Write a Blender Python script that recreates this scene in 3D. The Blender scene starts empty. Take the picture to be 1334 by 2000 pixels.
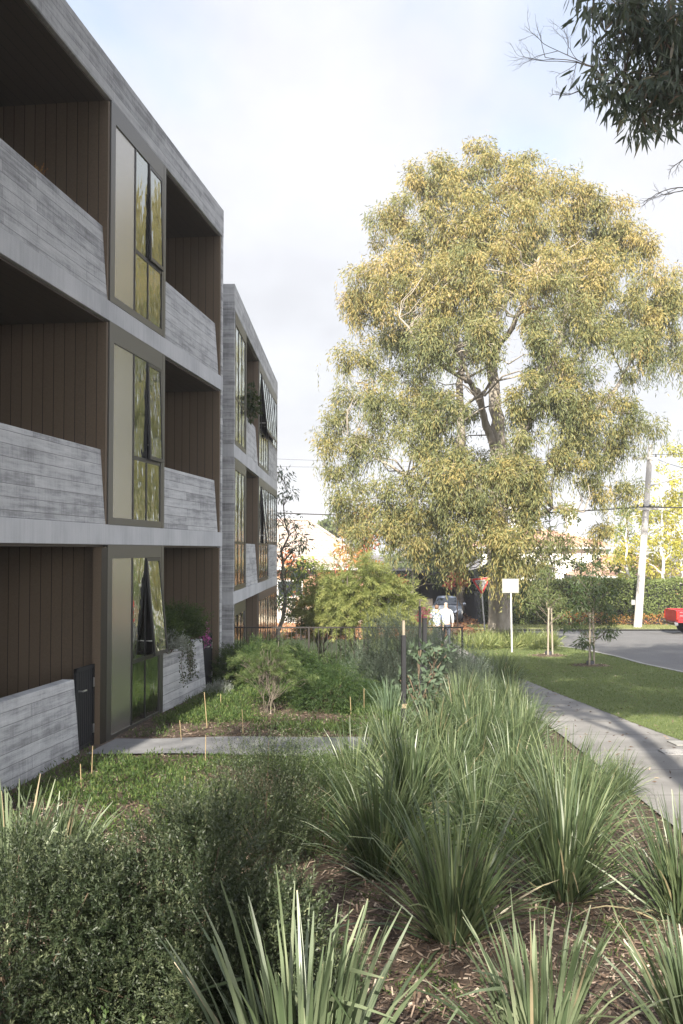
import bpy, math, random
import numpy as np
from mathutils import Vector, Matrix

# ------------------------------------------------------------------ camera, sky, sun
SC = bpy.context.scene
COL = SC.collection
EYE = 2.66
TH = math.atan(0.0375)
cam_d = bpy.data.cameras.new("camera"); cam = bpy.data.objects.new("camera", cam_d); COL.objects.link(cam)
cam.location = (0, 0, EYE); cam.rotation_euler = (math.pi/2+TH, 0, 0)
cam_d.sensor_fit = 'VERTICAL'; cam_d.sensor_height = 36; cam_d.lens = 36
cam_d.clip_start = 0.05; cam_d.clip_end = 3000
SC.camera = cam

SUN_EL = math.radians(32)
SDX, SDY = 0.17, 0.985            # horizontal direction in which shadows fall
sun_d = bpy.data.lights.new("sun", 'SUN'); sun = bpy.data.objects.new("sun", sun_d); COL.objects.link(sun)
sun_d.energy = 5.0; sun_d.angle = math.radians(0.5); sun_d.color = (1.0, 0.93, 0.80)
v = Vector((SDX*math.cos(SUN_EL), SDY*math.cos(SUN_EL), -math.sin(SUN_EL)))
sun.rotation_euler = v.to_track_quat('-Z', 'Y').to_euler()
sun.location = (-10, -40, 40)

world = bpy.data.worlds.new("World"); SC.world = world; world.use_nodes = True
nt = world.node_tree; nt.nodes.clear()
def wn(t, **k):
    n = nt.nodes.new(t)
    for a, b in k.items(): setattr(n, a, b)
    return n
sky = wn('ShaderNodeTexSky'); sky.sky_type = 'NISHITA'; sky.sun_disc = False
sky.sun_elevation = SUN_EL; sky.sun_rotation = math.atan2(-SDX, -SDY)
sky.air_density = 1.0; sky.dust_density = 1.5
tc = wn('ShaderNodeTexCoord'); sp = wn('ShaderNodeSeparateXYZ'); nt.links.new(tc.outputs['Generated'], sp.inputs[0])
zm = wn('ShaderNodeMath', operation='MAXIMUM'); zm.inputs[1].default_value = 0.0; nt.links.new(sp.outputs[2], zm.inputs[0])
za = wn('ShaderNodeMath', operation='ADD'); za.inputs[1].default_value = 0.35; nt.links.new(zm.outputs[0], za.inputs[0])
dv = wn('ShaderNodeVectorMath', operation='DIVIDE'); nt.links.new(tc.outputs['Generated'], dv.inputs[0])
cb = wn('ShaderNodeCombineXYZ')
for i in range(3): nt.links.new(za.outputs[0], cb.inputs[i])
nt.links.new(cb.outputs[0], dv.inputs[1])
mp = wn('ShaderNodeMapping'); mp.inputs['Location'].default_value = (1.3, 0.4, 0); mp.inputs['Scale'].default_value = (1.1, 0.75, 1)
nt.links.new(dv.outputs[0], mp.inputs[0])
nz = wn('ShaderNodeTexNoise'); nz.inputs['Scale'].default_value = 1.7; nz.inputs['Detail'].default_value = 6; nz.inputs['Roughness'].default_value = 0.5
nz.inputs['Distortion'].default_value = 0.3
nt.links.new(mp.outputs[0], nz.inputs['Vector'])
# cover: thick near the horizon, thinning towards the zenith
m1 = wn('ShaderNodeMapRange'); m1.inputs[1].default_value = 0.14; m1.inputs[2].default_value = 0.62; m1.inputs[3].default_value = 0.50; m1.inputs[4].default_value = 0.0
nt.links.new(zm.outputs[0], m1.inputs[0])
ad = wn('ShaderNodeMath', operation='ADD'); nt.links.new(nz.outputs[0], ad.inputs[0]); nt.links.new(m1.outputs[0], ad.inputs[1])
m2 = wn('ShaderNodeMapRange'); m2.interpolation_type = 'SMOOTHSTEP'
m2.inputs[1].default_value = 0.47; m2.inputs[2].default_value = 0.74; m2.inputs[3].default_value = 0.30; m2.inputs[4].default_value = 0.96
nt.links.new(ad.outputs[0], m2.inputs[0])
mx = wn('ShaderNodeMix', data_type='RGBA'); nt.links.new(m2.outputs[0], mx.inputs[0]); nt.links.new(sky.outputs[0], mx.inputs[6])
# clouds scatter more light towards the side of the sun
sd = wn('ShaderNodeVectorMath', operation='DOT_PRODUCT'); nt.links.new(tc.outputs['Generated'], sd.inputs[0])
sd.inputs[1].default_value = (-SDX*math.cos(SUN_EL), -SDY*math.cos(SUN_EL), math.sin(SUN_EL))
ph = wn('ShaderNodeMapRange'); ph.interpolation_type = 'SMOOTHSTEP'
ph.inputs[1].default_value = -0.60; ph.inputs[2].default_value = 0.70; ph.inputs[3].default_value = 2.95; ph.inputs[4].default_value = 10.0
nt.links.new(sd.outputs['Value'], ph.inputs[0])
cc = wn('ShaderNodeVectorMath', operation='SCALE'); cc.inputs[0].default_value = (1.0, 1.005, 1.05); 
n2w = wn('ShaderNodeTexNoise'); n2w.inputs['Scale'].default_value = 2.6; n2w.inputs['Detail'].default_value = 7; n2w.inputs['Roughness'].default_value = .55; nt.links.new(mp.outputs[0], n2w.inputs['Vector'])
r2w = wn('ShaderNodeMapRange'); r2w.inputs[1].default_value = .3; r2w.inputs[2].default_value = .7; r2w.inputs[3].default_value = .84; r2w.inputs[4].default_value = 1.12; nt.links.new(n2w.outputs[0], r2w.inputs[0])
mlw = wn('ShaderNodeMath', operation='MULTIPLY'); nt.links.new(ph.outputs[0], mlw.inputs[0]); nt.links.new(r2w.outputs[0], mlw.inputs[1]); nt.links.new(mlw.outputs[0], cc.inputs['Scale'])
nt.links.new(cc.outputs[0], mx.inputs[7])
bg = wn('ShaderNodeBackground'); bg.inputs[1].default_value = 0.10
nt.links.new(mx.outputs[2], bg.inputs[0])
wo = wn('ShaderNodeOutputWorld'); nt.links.new(bg.outputs[0], wo.inputs[0])

SC.view_settings.view_transform = 'Standard'; SC.view_settings.look = 'None'
SC.view_settings.exposure = 1.65; SC.view_settings.gamma = 1.0
SC.cycles.max_bounces = 6; SC.cycles.diffuse_bounces = 3; SC.cycles.glossy_bounces = 3
SC.cycles.transmission_bounces = 4; SC.cycles.transparent_max_bounces = 8; SC.cycles.volume_bounces = 0
SC.cycles.caustics_reflective = False; SC.cycles.caustics_refractive = False
SC.cycles.use_denoising = True

# ------------------------------------------------------------------ helpers
rng = np.random.default_rng(7)
def W(px, py, Y):
    """the point of the place at world depth Y that the photo shows at pixel px, py"""
    a = (px-667)/2000.0; b = (1000-py)/2000.0
    dy = math.cos(TH)-b*math.sin(TH); dz = math.sin(TH)+b*math.cos(TH)
    t = Y/dy
    return np.array([a*t, Y, EYE+dz*t])
def sstep(a, b, x):
    t = np.clip((np.asarray(x, float)-a)/(b-a), 0, 1); return t*t*(3-2*t)
def G(x, y):
    """ground height"""
    y = np.asarray(y, float); x = np.asarray(x, float)
    zs = np.interp(y, [-30, 0, 32, 60, 120], [1.2, .45, -.894, -1.45, -1.5])
    zb = np.interp(y, [-30, 5, 10, 22.8, 23.5, 60, 120], [.6, .32, .06, .0, -1.05, -1.45, -1.5])
    w = sstep(0.2, 3.2, x)
    bump = 0.025*np.sin(x*1.9+y*.7)*np.sin(y*1.3-x*.6)*np.clip(1-np.abs(y-12)/20, 0, 1)*(1-w)
    return zb*(1-w)+zs*w+bump
def ground_at(px, py):
    """world point where the ray of a photo pixel meets the ground"""
    Y = np.linspace(2.5, 70, 2400)
    for q in Y:
        p = W(px, py, q)
        if p[2] <= G(p[0], q): return np.array([p[0], q, float(G(p[0], q))])
    return W(px, py, 70)

def setprops(o, label=None, cat=None, group=None, kind=None):
    if label: o['label'] = label
    if cat: o['category'] = cat
    if group: o['group'] = group
    if kind: o['kind'] = kind
    return o
def empty(name, loc=(0,0,0), rz=0, label=None, cat=None, group=None):
    o = bpy.data.objects.new(name, None); COL.objects.link(o); o.location = loc; o.rotation_euler = (0,0,rz)
    o.empty_display_size = .1
    return setprops(o, label, cat, group)
def link(name, me, mat=None, parent=None, smooth=False):
    o = bpy.data.objects.new(name, me); COL.objects.link(o)
    if mat is not None and not me.materials: me.materials.append(mat)
    if parent is not None: o.parent = parent
    if smooth: me.polygons.foreach_set('use_smooth', [True]*len(me.polygons))
    return o
def copytree(o, parent=None):
    c = o.copy(); COL.objects.link(c); c.parent = parent
    for ch in list(o.children): copytree(ch, c)
    return c

class MB:
    """collects boxes, prisms and tubes into one mesh"""
    def __init__(s): s.v = []; s.f = []; s.smooth = []
    def add(s, vs, fs, sm=False):
        n = len(s.v); s.v += [tuple(map(float, q)) for q in vs]; s.f += [tuple(i+n for i in f) for f in fs]; s.smooth += [sm]*len(fs)
        return s
    def box(s, a, b):
        x0,y0,z0 = [min(p,q) for p,q in zip(a,b)]; x1,y1,z1 = [max(p,q) for p,q in zip(a,b)]
        return s.add([(x0,y0,z0),(x1,y0,z0),(x1,y1,z0),(x0,y1,z0),(x0,y0,z1),(x1,y0,z1),(x1,y1,z1),(x0,y1,z1)],
              [(0,3,2,1),(4,5,6,7),(0,1,5,4),(1,2,6,5),(2,3,7,6),(3,0,4,7)])
    def hexa(s, p):   # 8 points, order as box
        return s.add(p, [(0,3,2,1),(4,5,6,7),(0,1,5,4),(1,2,6,5),(2,3,7,6),(3,0,4,7)])
    def quad(s, a, b, c, d): return s.add([a,b,c,d], [(0,1,2,3)])
    def tube(s, pts, rad, n=8, cap=True, sm=True):
        pts = [np.array(p, float) for p in pts]; m = len(pts)
        if not hasattr(rad, '__len__'): rad = [rad]*m
        vs = []; up = np.array([0.13, 0.21, 0.97])
        t0 = pts[1]-pts[0]; t0 /= np.linalg.norm(t0)+1e-9
        a = np.cross(t0, up if abs(t0[2]) < .9 else np.array([1., .1, 0])); a /= np.linalg.norm(a)
        for i in range(m):
            t = pts[min(i+1, m-1)]-pts[max(i-1, 0)]; t /= np.linalg.norm(t)+1e-9
            a = a-t*np.dot(a, t); a /= np.linalg.norm(a)+1e-9; b = np.cross(t, a)
            for k in range(n):
                g = 2*math.pi*k/n; vs.append(pts[i]+rad[i]*(math.cos(g)*a+math.sin(g)*b))
        fs = [(i*n+k, i*n+(k+1) % n, (i+1)*n+(k+1) % n, (i+1)*n+k) for i in range(m-1) for k in range(n)]
        s.add(vs, fs, sm)
        if cap: s.add(vs[:n], [tuple(range(n-1, -1, -1))]); s.add(vs[-n:], [tuple(range(n))])
        return s
    def lathe(s, prof, c=(0,0,0), n=16, sm=True):
        vs = [(c[0]+r*math.cos(2*math.pi*k/n), c[1]+r*math.sin(2*math.pi*k/n), c[2]+z) for r, z in prof for k in range(n)]
        fs = [(i*n+k, i*n+(k+1) % n, (i+1)*n+(k+1) % n, (i+1)*n+k) for i in range(len(prof)-1) for k in range(n)]
        return s.add(vs, fs, sm)
    def mesh(s, name):
        me = bpy.data.meshes.new(name); me.from_pydata(s.v, [], s.f)
        me.polygons.foreach_set('use_smooth', s.smooth); me.update(); return me
    def build(s, name, mat, parent=None, bevel=0):
        o = link(name, s.mesh(name), mat, parent)
        if bevel:
            b = o.modifiers.new('b', 'BEVEL'); b.width = bevel; b.segments = 2; b.limit_method = 'ANGLE'
        return o

def npmesh(name, V, F, rnd=None, mat=None, smooth=False):
    """V (n,3), F (m,k) all faces of k corners"""
    me = bpy.data.meshes.new(name); m, k = F.shape
    me.vertices.add(len(V)); me.vertices.foreach_set('co', np.ascontiguousarray(V, dtype=np.float32).ravel())
    me.loops.add(m*k); me.loops.foreach_set('vertex_index', np.ascontiguousarray(F, dtype=np.int32).ravel())
    me.polygons.add(m); me.polygons.foreach_set('loop_start', np.arange(0, m*k, k, dtype=np.int32))
    me.polygons.foreach_set('loop_total', np.full(m, k, dtype=np.int32))
    if smooth: me.polygons.foreach_set('use_smooth', np.ones(m, dtype=bool))
    me.update(calc_edges=True)
    if rnd is not None:
        at = me.attributes.new('rnd', 'FLOAT', 'POINT'); at.data.foreach_set('value', np.ascontiguousarray(rnd, dtype=np.float32))
    if mat is not None: me.materials.append(mat)
    return me
def unit(a): return a/(np.linalg.norm(a, axis=-1, keepdims=True)+1e-9)
def leaves(P, D, L, Wd, rnd=None, curve=0.0, r=rng):
    """P base points (n,3), D directions (n,3), L lengths, Wd widths -> V,F,rnd ; curve>0 gives a bent two-piece leaf"""
    n = len(P); D = unit(D); S = unit(np.cross(D, r.normal(size=(n,3))))
    L = np.broadcast_to(L, (n,))[:, None]; Wd = np.broadcast_to(Wd, (n,))[:, None]
    if rnd is None: rnd = r.random(n)
    if not curve:
        V = np.stack([P, P+D*L*.45+S*Wd*.5, P+D*L, P+D*L*.45-S*Wd*.5], 1).reshape(-1, 3)
        F = np.arange(n*4).reshape(n, 4); return V, F, np.repeat(rnd, 4)
    Nn = np.cross(D, S); c = curve*L*r.uniform(-1, 1, (n,1))
    A = P+D*L*.3; B = P+D*L*.65+Nn*c*.35
    V = np.stack([P, A+S*Wd*.5, A-S*Wd*.5, B+S*Wd*.42, B-S*Wd*.42, P+D*L+Nn*c], 1).reshape(-1, 3)
    b = (np.arange(n)*6)[:, None]
    F = np.concatenate([b+np.array([[0,1,3,2]]), b+np.array([[2,3,5,4]])], 0)
    # keep winding simple: use quads 0-1-3-2? build as (0,1,3,4),(0,..) strips
    F = np.concatenate([b+np.array([[0,1,3,4]]), b+np.array([[0,4,2,0]])[:, [0,1,2,2]]], 0) if False else np.concatenate([b+np.array([[2,0,1,3]]), b+np.array([[2,3,5,4]])], 0)
    return V, F, np.repeat(rnd, 6)
def cat(parts):
    V = []; F = []; R = []; o = 0
    for v_, f_, r_ in parts: V.append(v_); F.append(f_+o); R.append(r_); o += len(v_)
    return np.concatenate(V), np.concatenate(F), np.concatenate(R)
def clumps(C, R, n, L, Wd, droop=.5, out=.8, jit=.6, flat=.8, shell=.45, curve=0, tint=None, r=rng):
    """leaf clumps: centres C (m,3), radii R (m,), n leaves in each"""
    m = len(C); C = np.repeat(C, n, 0); Rr = np.repeat(np.broadcast_to(R, (m,)), n)[:, None]
    U = unit(r.normal(size=(m*n, 3))); rad = r.uniform(shell, 1, (m*n, 1))**.7
    P = C+U*Rr*rad*np.array([1, 1, flat])
    D = U*out+r.normal(size=(m*n, 3))*jit+np.array([0, 0, -droop])
    rn = r.random(m*n)
    if tint is not None: rn = np.clip(np.repeat(tint, n)+r.normal(size=m*n)*.12, 0, 1)
    s = r.uniform(.7, 1.3, m*n)
    return leaves(P, D, L*s, Wd*s, rn, curve, r)

# ------------------------------------------------------------------ materials
def newmat(name):
    m = bpy.data.materials.new(name); m.use_nodes = True; t = m.node_tree; t.nodes.clear()
    out = t.nodes.new('ShaderNodeOutputMaterial'); return m, t, out
def N(t, typ, ins=None, **k):
    n = t.nodes.new(typ)
    for a, b in k.items(): setattr(n, a, b)
    if ins:
        for a, b in ins.items():
            if isinstance(b, bpy.types.NodeSocket): t.links.new(b, n.inputs[a])
            else: n.inputs[a].default_value = b
    return n
def c4(c): return (c[0], c[1], c[2], 1)
def ramp(t, fac, stops):
    n = N(t, 'ShaderNodeValToRGB', {'Fac': fac}); e = n.color_ramp.elements
    while len(e) < len(stops): e.new(.5)
    for i, (p, c) in enumerate(stops): e[i].position = p; e[i].color = c4(c)
    return n.outputs[0]
def simple(name, col, rough=.6, metal=0, var=.0, scale=8, bump=0, spec=.5, coat=0):
    m, t, out = newmat(name)
    p = N(t, 'ShaderNodeBsdfPrincipled', {'Base Color': c4(col), 'Roughness': rough, 'Metallic': metal, 'Specular IOR Level': spec, 'Coat Weight': coat})
    if var or bump:
        tc = N(t, 'ShaderNodeTexCoord'); nz = N(t, 'ShaderNodeTexNoise', {'Vector': tc.outputs['Object'], 'Scale': scale, 'Detail': 6, 'Roughness': .6})
        if var:
            a = tuple(x*(1-var) for x in col); b = tuple(min(1, x*(1+var)) for x in col)
            t.links.new(ramp(t, nz.outputs[0], [(.3, a), (.7, b)]), p.inputs['Base Color'])
        if bump:
            bp = N(t, 'ShaderNodeBump', {'Height': nz.outputs[0], 'Strength': bump, 'Distance': .02}); t.links.new(bp.outputs[0], p.inputs['Normal'])
    t.links.new(p.outputs[0], out.inputs[0]); return m
def leafmat(name, stops, trans=.35, rough=.55, spec=.25):
    """colour by the leaf's own random value; light passes through the leaf"""
    m, t, out = newmat(name)
    at = N(t, 'ShaderNodeAttribute', attribute_name='rnd')
    c = ramp(t, at.outputs['Fac'], stops)
    p = N(t, 'ShaderNodeBsdfPrincipled', {'Base Color': c, 'Roughness': rough, 'Specular IOR Level': spec})
    g = N(t, 'ShaderNodeMix', {0: .35, 6: c, 7: (.25, .32, .03, 1)}, data_type='RGBA')
    tr = N(t, 'ShaderNodeBsdfTranslucent', {'Color': g.outputs[2]})
    mx = N(t, 'ShaderNodeMixShader', {0: trans, 1: p.outputs[0], 2: tr.outputs[0]})
    t.links.new(mx.outputs[0], out.inputs[0]); return m
def board_concrete(name, dark=1.0, h=.148):
    m, t, out = newmat(name)
    tc = N(t, 'ShaderNodeTexCoord'); s = N(t, 'ShaderNodeSeparateXYZ', {0: tc.outputs['Object']})
    a = N(t, 'ShaderNodeMath', {0: s.outputs[0], 1: s.outputs[1]}, operation='ADD')
    nzw = N(t, 'ShaderNodeTexNoise', {'Vector': tc.outputs['Object'], 'Scale': 1.2})
    zz = N(t, 'ShaderNodeMath', {0: nzw.outputs[0], 1: .012, 2: s.outputs[2]}, operation='MULTIPLY_ADD')
    cv = N(t, 'ShaderNodeCombineXYZ', {0: a.outputs[0], 1: zz.outputs[0]})
    br = N(t, 'ShaderNodeTexBrick', {'Vector': cv.outputs[0], 'Color1': (0,0,0,1), 'Color2': (1,1,1,1), 'Mortar': (.5,.5,.5,1), 'Scale': 1, 'Mortar Size': .004,
        'Mortar Smooth': .3, 'Bias': 0, 'Brick Width': 2.4, 'Row Height': h}, offset=.37)
    fine = N(t, 'ShaderNodeMapping', {'Vector': cv.outputs[0], 'Scale': (.8, 9, 1)})
    n1 = N(t, 'ShaderNodeTexNoise', {'Vector': fine.outputs[0], 'Scale': 1.5, 'Detail': 8, 'Roughness': .7})
    n2 = N(t, 'ShaderNodeTexNoise', {'Vector': cv.outputs[0], 'Scale': 2.2, 'Detail': 6, 'Roughness': .65})
    st = N(t, 'ShaderNodeMapping', {'Vector': cv.outputs[0], 'Scale': (22, 3, 1)})
    n3 = N(t, 'ShaderNodeTexNoise', {'Vector': st.outputs[0], 'Scale': 1, 'Detail': 4, 'Roughness': .6})
    # blotches: darker stained patches along the boards
    f1 = N(t, 'ShaderNodeMath', {0: br.outputs[0], 1: .22, 2: n1.outputs[0]}, operation='MULTIPLY_ADD')
    f2 = N(t, 'ShaderNodeMath', {0: n2.outputs[0], 1: .55, 2: f1.outputs[0]}, operation='MULTIPLY_ADD')
    f3 = N(t, 'ShaderNodeMath', {0: n3.outputs[0], 1: .3, 2: f2.outputs[0]}, operation='MULTIPLY_ADD')
    d = dark
    col = ramp(t, N(t, 'ShaderNodeMapRange', {0: f3.outputs[0], 1: .70, 2: 1.28}).outputs[0],
        [(0, (.13*d,.133*d,.14*d)), (.35, (.26*d,.264*d,.272*d)), (.62, (.38*d,.385*d,.395*d)), (1, (.48*d,.484*d,.49*d))])
    mo = N(t, 'ShaderNodeMix', {0: br.outputs['Fac'], 6: col, 7: (.2,.2,.205,1)}, data_type='RGBA')
    p = N(t, 'ShaderNodeBsdfPrincipled', {'Base Color': mo.outputs[2], 'Roughness': .85, 'Specular IOR Level': .3})
    hh = N(t, 'ShaderNodeMath', {0: br.outputs['Fac'], 1: -1.2, 2: f1.outputs[0]}, operation='MULTIPLY_ADD')
    b = N(t, 'ShaderNodeBump', {'Height': hh.outputs[0], 'Strength': .6, 'Distance': .012}); t.links.new(b.outputs[0], p.inputs['Normal'])
    t.links.new(p.outputs[0], out.inputs[0]); return m
def slab_concrete(name):
    m, t, out = newmat(name)
    tc = N(t, 'ShaderNodeTexCoord')
    mp_ = N(t, 'ShaderNodeMapping', {'Vector': tc.outputs['Object'], 'Scale': (14, 14, .8)})
    n1 = N(t, 'ShaderNodeTexNoise', {'Vector': mp_.outputs[0], 'Scale': 1.2, 'Detail': 5, 'Roughness': .7})
    n2 = N(t, 'ShaderNodeTexNoise', {'Vector': tc.outputs['Object'], 'Scale': 1.1, 'Detail': 6})
    f = N(t, 'ShaderNodeMath', {0: n1.outputs[0], 1: .6, 2: n2.outputs[0]}, operation='MULTIPLY_ADD')
    col = ramp(t, N(t, 'ShaderNodeMapRange', {0: f.outputs[0], 1: .55, 2: 1.1}).outputs[0], [(0, (.32,.327,.345)), (.5, (.42,.428,.445)), (1, (.5,.505,.52))])
    p = N(t, 'ShaderNodeBsdfPrincipled', {'Base Color': col, 'Roughness': .8, 'Specular IOR Level': .3})
    b = N(t, 'ShaderNodeBump', {'Height': n1.outputs[0], 'Strength': .35, 'Distance': .006}); t.links.new(b.outputs[0], p.inputs['Normal'])
    t.links.new(p.outputs[0], out.inputs[0]); return m
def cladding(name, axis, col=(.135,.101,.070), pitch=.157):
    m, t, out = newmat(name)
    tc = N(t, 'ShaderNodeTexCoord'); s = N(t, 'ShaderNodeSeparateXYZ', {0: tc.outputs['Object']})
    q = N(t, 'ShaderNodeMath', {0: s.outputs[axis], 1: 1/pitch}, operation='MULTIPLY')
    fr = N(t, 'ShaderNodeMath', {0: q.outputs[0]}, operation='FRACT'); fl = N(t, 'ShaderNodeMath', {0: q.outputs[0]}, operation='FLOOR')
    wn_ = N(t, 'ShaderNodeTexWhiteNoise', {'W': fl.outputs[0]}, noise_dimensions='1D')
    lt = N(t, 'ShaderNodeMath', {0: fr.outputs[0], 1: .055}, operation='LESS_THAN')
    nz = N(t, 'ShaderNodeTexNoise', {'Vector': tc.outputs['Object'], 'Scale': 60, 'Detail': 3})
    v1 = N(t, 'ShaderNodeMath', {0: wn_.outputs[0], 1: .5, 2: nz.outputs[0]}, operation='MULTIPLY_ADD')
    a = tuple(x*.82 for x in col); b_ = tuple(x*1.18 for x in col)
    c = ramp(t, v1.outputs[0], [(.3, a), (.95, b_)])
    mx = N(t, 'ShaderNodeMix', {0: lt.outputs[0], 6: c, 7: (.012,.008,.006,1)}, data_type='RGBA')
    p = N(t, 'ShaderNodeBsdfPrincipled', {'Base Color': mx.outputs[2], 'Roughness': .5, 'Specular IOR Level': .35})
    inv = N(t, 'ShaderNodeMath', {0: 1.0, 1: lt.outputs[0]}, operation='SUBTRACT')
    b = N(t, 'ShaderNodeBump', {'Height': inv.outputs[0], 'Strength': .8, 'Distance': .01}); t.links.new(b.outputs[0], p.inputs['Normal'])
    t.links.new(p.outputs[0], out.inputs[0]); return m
def glassmat(name, wave=.05, col=(.012,.016,.015), ior=2.3):
    m, t, out = newmat(name)
    tc = N(t, 'ShaderNodeTexCoord')
    mp_ = N(t, 'ShaderNodeMapping', {'Vector': tc.outputs['Object'], 'Scale': (1, 1.4, 1)})
    nz = N(t, 'ShaderNodeTexNoise', {'Vector': mp_.outputs[0], 'Scale': 2.4, 'Detail': 2})
    b = N(t, 'ShaderNodeBump', {'Height': nz.outputs[0], 'Strength': 1, 'Distance': wave})
    p = N(t, 'ShaderNodeBsdfPrincipled', {'Base Color': c4(col), 'Roughness': .0, 'IOR': ior, 'Normal': b.outputs[0]})
    gl = N(t, 'ShaderNodeBsdfGlossy', {'Color': (.9,.95,.92,1), 'Roughness': 0.0, 'Normal': b.outputs[0]})
    fr = N(t, 'ShaderNodeFresnel', {'IOR': ior})
    tr = N(t, 'ShaderNodeBsdfTransparent', {'Color': (.32,.36,.34,1)})
    fa = N(t, 'ShaderNodeMapRange', {0: fr.outputs[0], 1: 0.0, 2: 1.0, 3: .30, 4: 1.0})
    mx = N(t, 'ShaderNodeMixShader', {0: fa.outputs[0], 1: tr.outputs[0], 2: gl.outputs[0]})
    t.links.new(mx.outputs[0], out.inputs[0]); return m
def groundmat(name, stops, scale=30, bump=.5, big=None, fine=120):
    m, t, out = newmat(name)
    tc = N(t, 'ShaderNodeTexCoord')
    n1 = N(t, 'ShaderNodeTexNoise', {'Vector': tc.outputs['Object'], 'Scale': scale, 'Detail': 8, 'Roughness': .7})
    n2 = N(t, 'ShaderNodeTexNoise', {'Vector': tc.outputs['Object'], 'Scale': .8, 'Detail': 4})
    n3 = N(t, 'ShaderNodeTexVoronoi', {'Vector': tc.outputs['Object'], 'Scale': fine})
    f = N(t, 'ShaderNodeMath', {0: n2.outputs[0], 1: .5, 2: n1.outputs[0]}, operation='MULTIPLY_ADD')
    f = N(t, 'ShaderNodeMath', {0: n3.outputs['Color'], 1: .25, 2: f.outputs[0]}, operation='MULTIPLY_ADD')
    col = ramp(t, N(t, 'ShaderNodeMapRange', {0: f.outputs[0], 1: .55, 2: 1.2}).outputs[0], stops)
    p = N(t, 'ShaderNodeBsdfPrincipled', {'Base Color': col, 'Roughness': .9, 'Specular IOR Level': .2})
    b = N(t, 'ShaderNodeBump', {'Height': f.outputs[0], 'Strength': bump, 'Distance': .02}); t.links.new(b.outputs[0], p.inputs['Normal'])
    t.links.new(p.outputs[0], out.inputs[0]); return m
def pathmat(name):
    m, t, out = newmat(name)
    tc = N(t, 'ShaderNodeTexCoord'); s = N(t, 'ShaderNodeSeparateXYZ', {0: tc.outputs['Object']})
    n1 = N(t, 'ShaderNodeTexNoise', {'Vector': tc.outputs['Object'], 'Scale': 90, 'Detail': 4, 'Roughness': .7})
    n2 = N(t, 'ShaderNodeTexNoise', {'Vector': tc.outputs['Object'], 'Scale': 1.3, 'Detail': 5})
    f = N(t, 'ShaderNodeMath', {0: n1.outputs[0], 1: .4, 2: n2.outputs[0]}, operation='MULTIPLY_ADD')
    col = ramp(t, N(t, 'ShaderNodeMapRange', {0: f.outputs[0], 1: .45, 2: .95}).outputs[0], [(0, (.13,.125,.12)), (.5, (.185,.178,.17)), (1, (.25,.24,.23))])
    q = N(t, 'ShaderNodeMath', {0: s.outputs[1], 1: 1/1.6}, operation='MULTIPLY'); fr = N(t, 'ShaderNodeMath', {0: q.outputs[0]}, operation='FRACT')
    lt = N(t, 'ShaderNodeMath', {0: fr.outputs[0], 1: .015}, operation='LESS_THAN')
    mx = N(t, 'ShaderNodeMix', {0: lt.outputs[0], 6: col, 7: (.07,.065,.06,1)}, data_type='RGBA')
    p = N(t, 'ShaderNodeBsdfPrincipled', {'Base Color': mx.outputs[2], 'Roughness': .85, 'Specular IOR Level': .25})
    b = N(t, 'ShaderNodeBump', {'Height': n1.outputs[0], 'Strength': .3, 'Distance': .004}); t.links.new(b.outputs[0], p.inputs['Normal'])
    t.links.new(p.outputs[0], out.inputs[0]); return m
def barkmat(name, cs, sc=3, stretch=.35):
    m, t, out = newmat(name)
    tc = N(t, 'ShaderNodeTexCoord'); mp_ = N(t, 'ShaderNodeMapping', {'Vector': tc.outputs['Object'], 'Scale': (1, 1, stretch)})
    n1 = N(t, 'ShaderNodeTexNoise', {'Vector': mp_.outputs[0], 'Scale': sc, 'Detail': 6, 'Roughness': .6})
    col = ramp(t, n1.outputs[0], [(.32, cs[0]), (.5, cs[1]), (.68, cs[2])])
    p = N(t, 'ShaderNodeBsdfPrincipled', {'Base Color': col, 'Roughness': .85, 'Specular IOR Level': .2})
    b = N(t, 'ShaderNodeBump', {'Height': n1.outputs[0], 'Strength': .5, 'Distance': .03}); t.links.new(b.outputs[0], p.inputs['Normal'])
    t.links.new(p.outputs[0], out.inputs[0]); return m
def tilemat(name, a, b_, axis=2, rowh=.16, colw=.3):
    m, t, out = newmat(name)
    tc = N(t, 'ShaderNodeTexCoord'); s = N(t, 'ShaderNodeSeparateXYZ', {0: tc.outputs['Object']})
    x = N(t, 'ShaderNodeMath', {0: s.outputs[0], 1: s.outputs[1]}, operation='ADD')
    cv = N(t, 'ShaderNodeCombineXYZ', {0: x.outputs[0], 1: s.outputs[2]})
    br = N(t, 'ShaderNodeTexBrick', {'Vector': cv.outputs[0], 'Color1': c4(a), 'Color2': c4(b_), 'Mortar': c4([q*.45 for q in a]), 'Scale': 1, 'Mortar Size': .012, 'Brick Width': colw, 'Row Height': rowh})
    nz = N(t, 'ShaderNodeTexNoise', {'Vector': tc.outputs['Object'], 'Scale': 2.5, 'Detail': 5})
    mx = N(t, 'ShaderNodeMix', {0: .3, 6: br.outputs[0], 7: nz.outputs[1]}, data_type='RGBA', blend_type='SOFT_LIGHT')
    p = N(t, 'ShaderNodeBsdfPrincipled', {'Base Color': mx.outputs[2], 'Roughness': .85, 'Specular IOR Level': .2})
    b = N(t, 'ShaderNodeBump', {'Height': br.outputs['Fac'], 'Strength': .6, 'Distance': -.02}); t.links.new(b.outputs[0], p.inputs['Normal'])
    t.links.new(p.outputs[0], out.inputs[0]); return m

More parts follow.
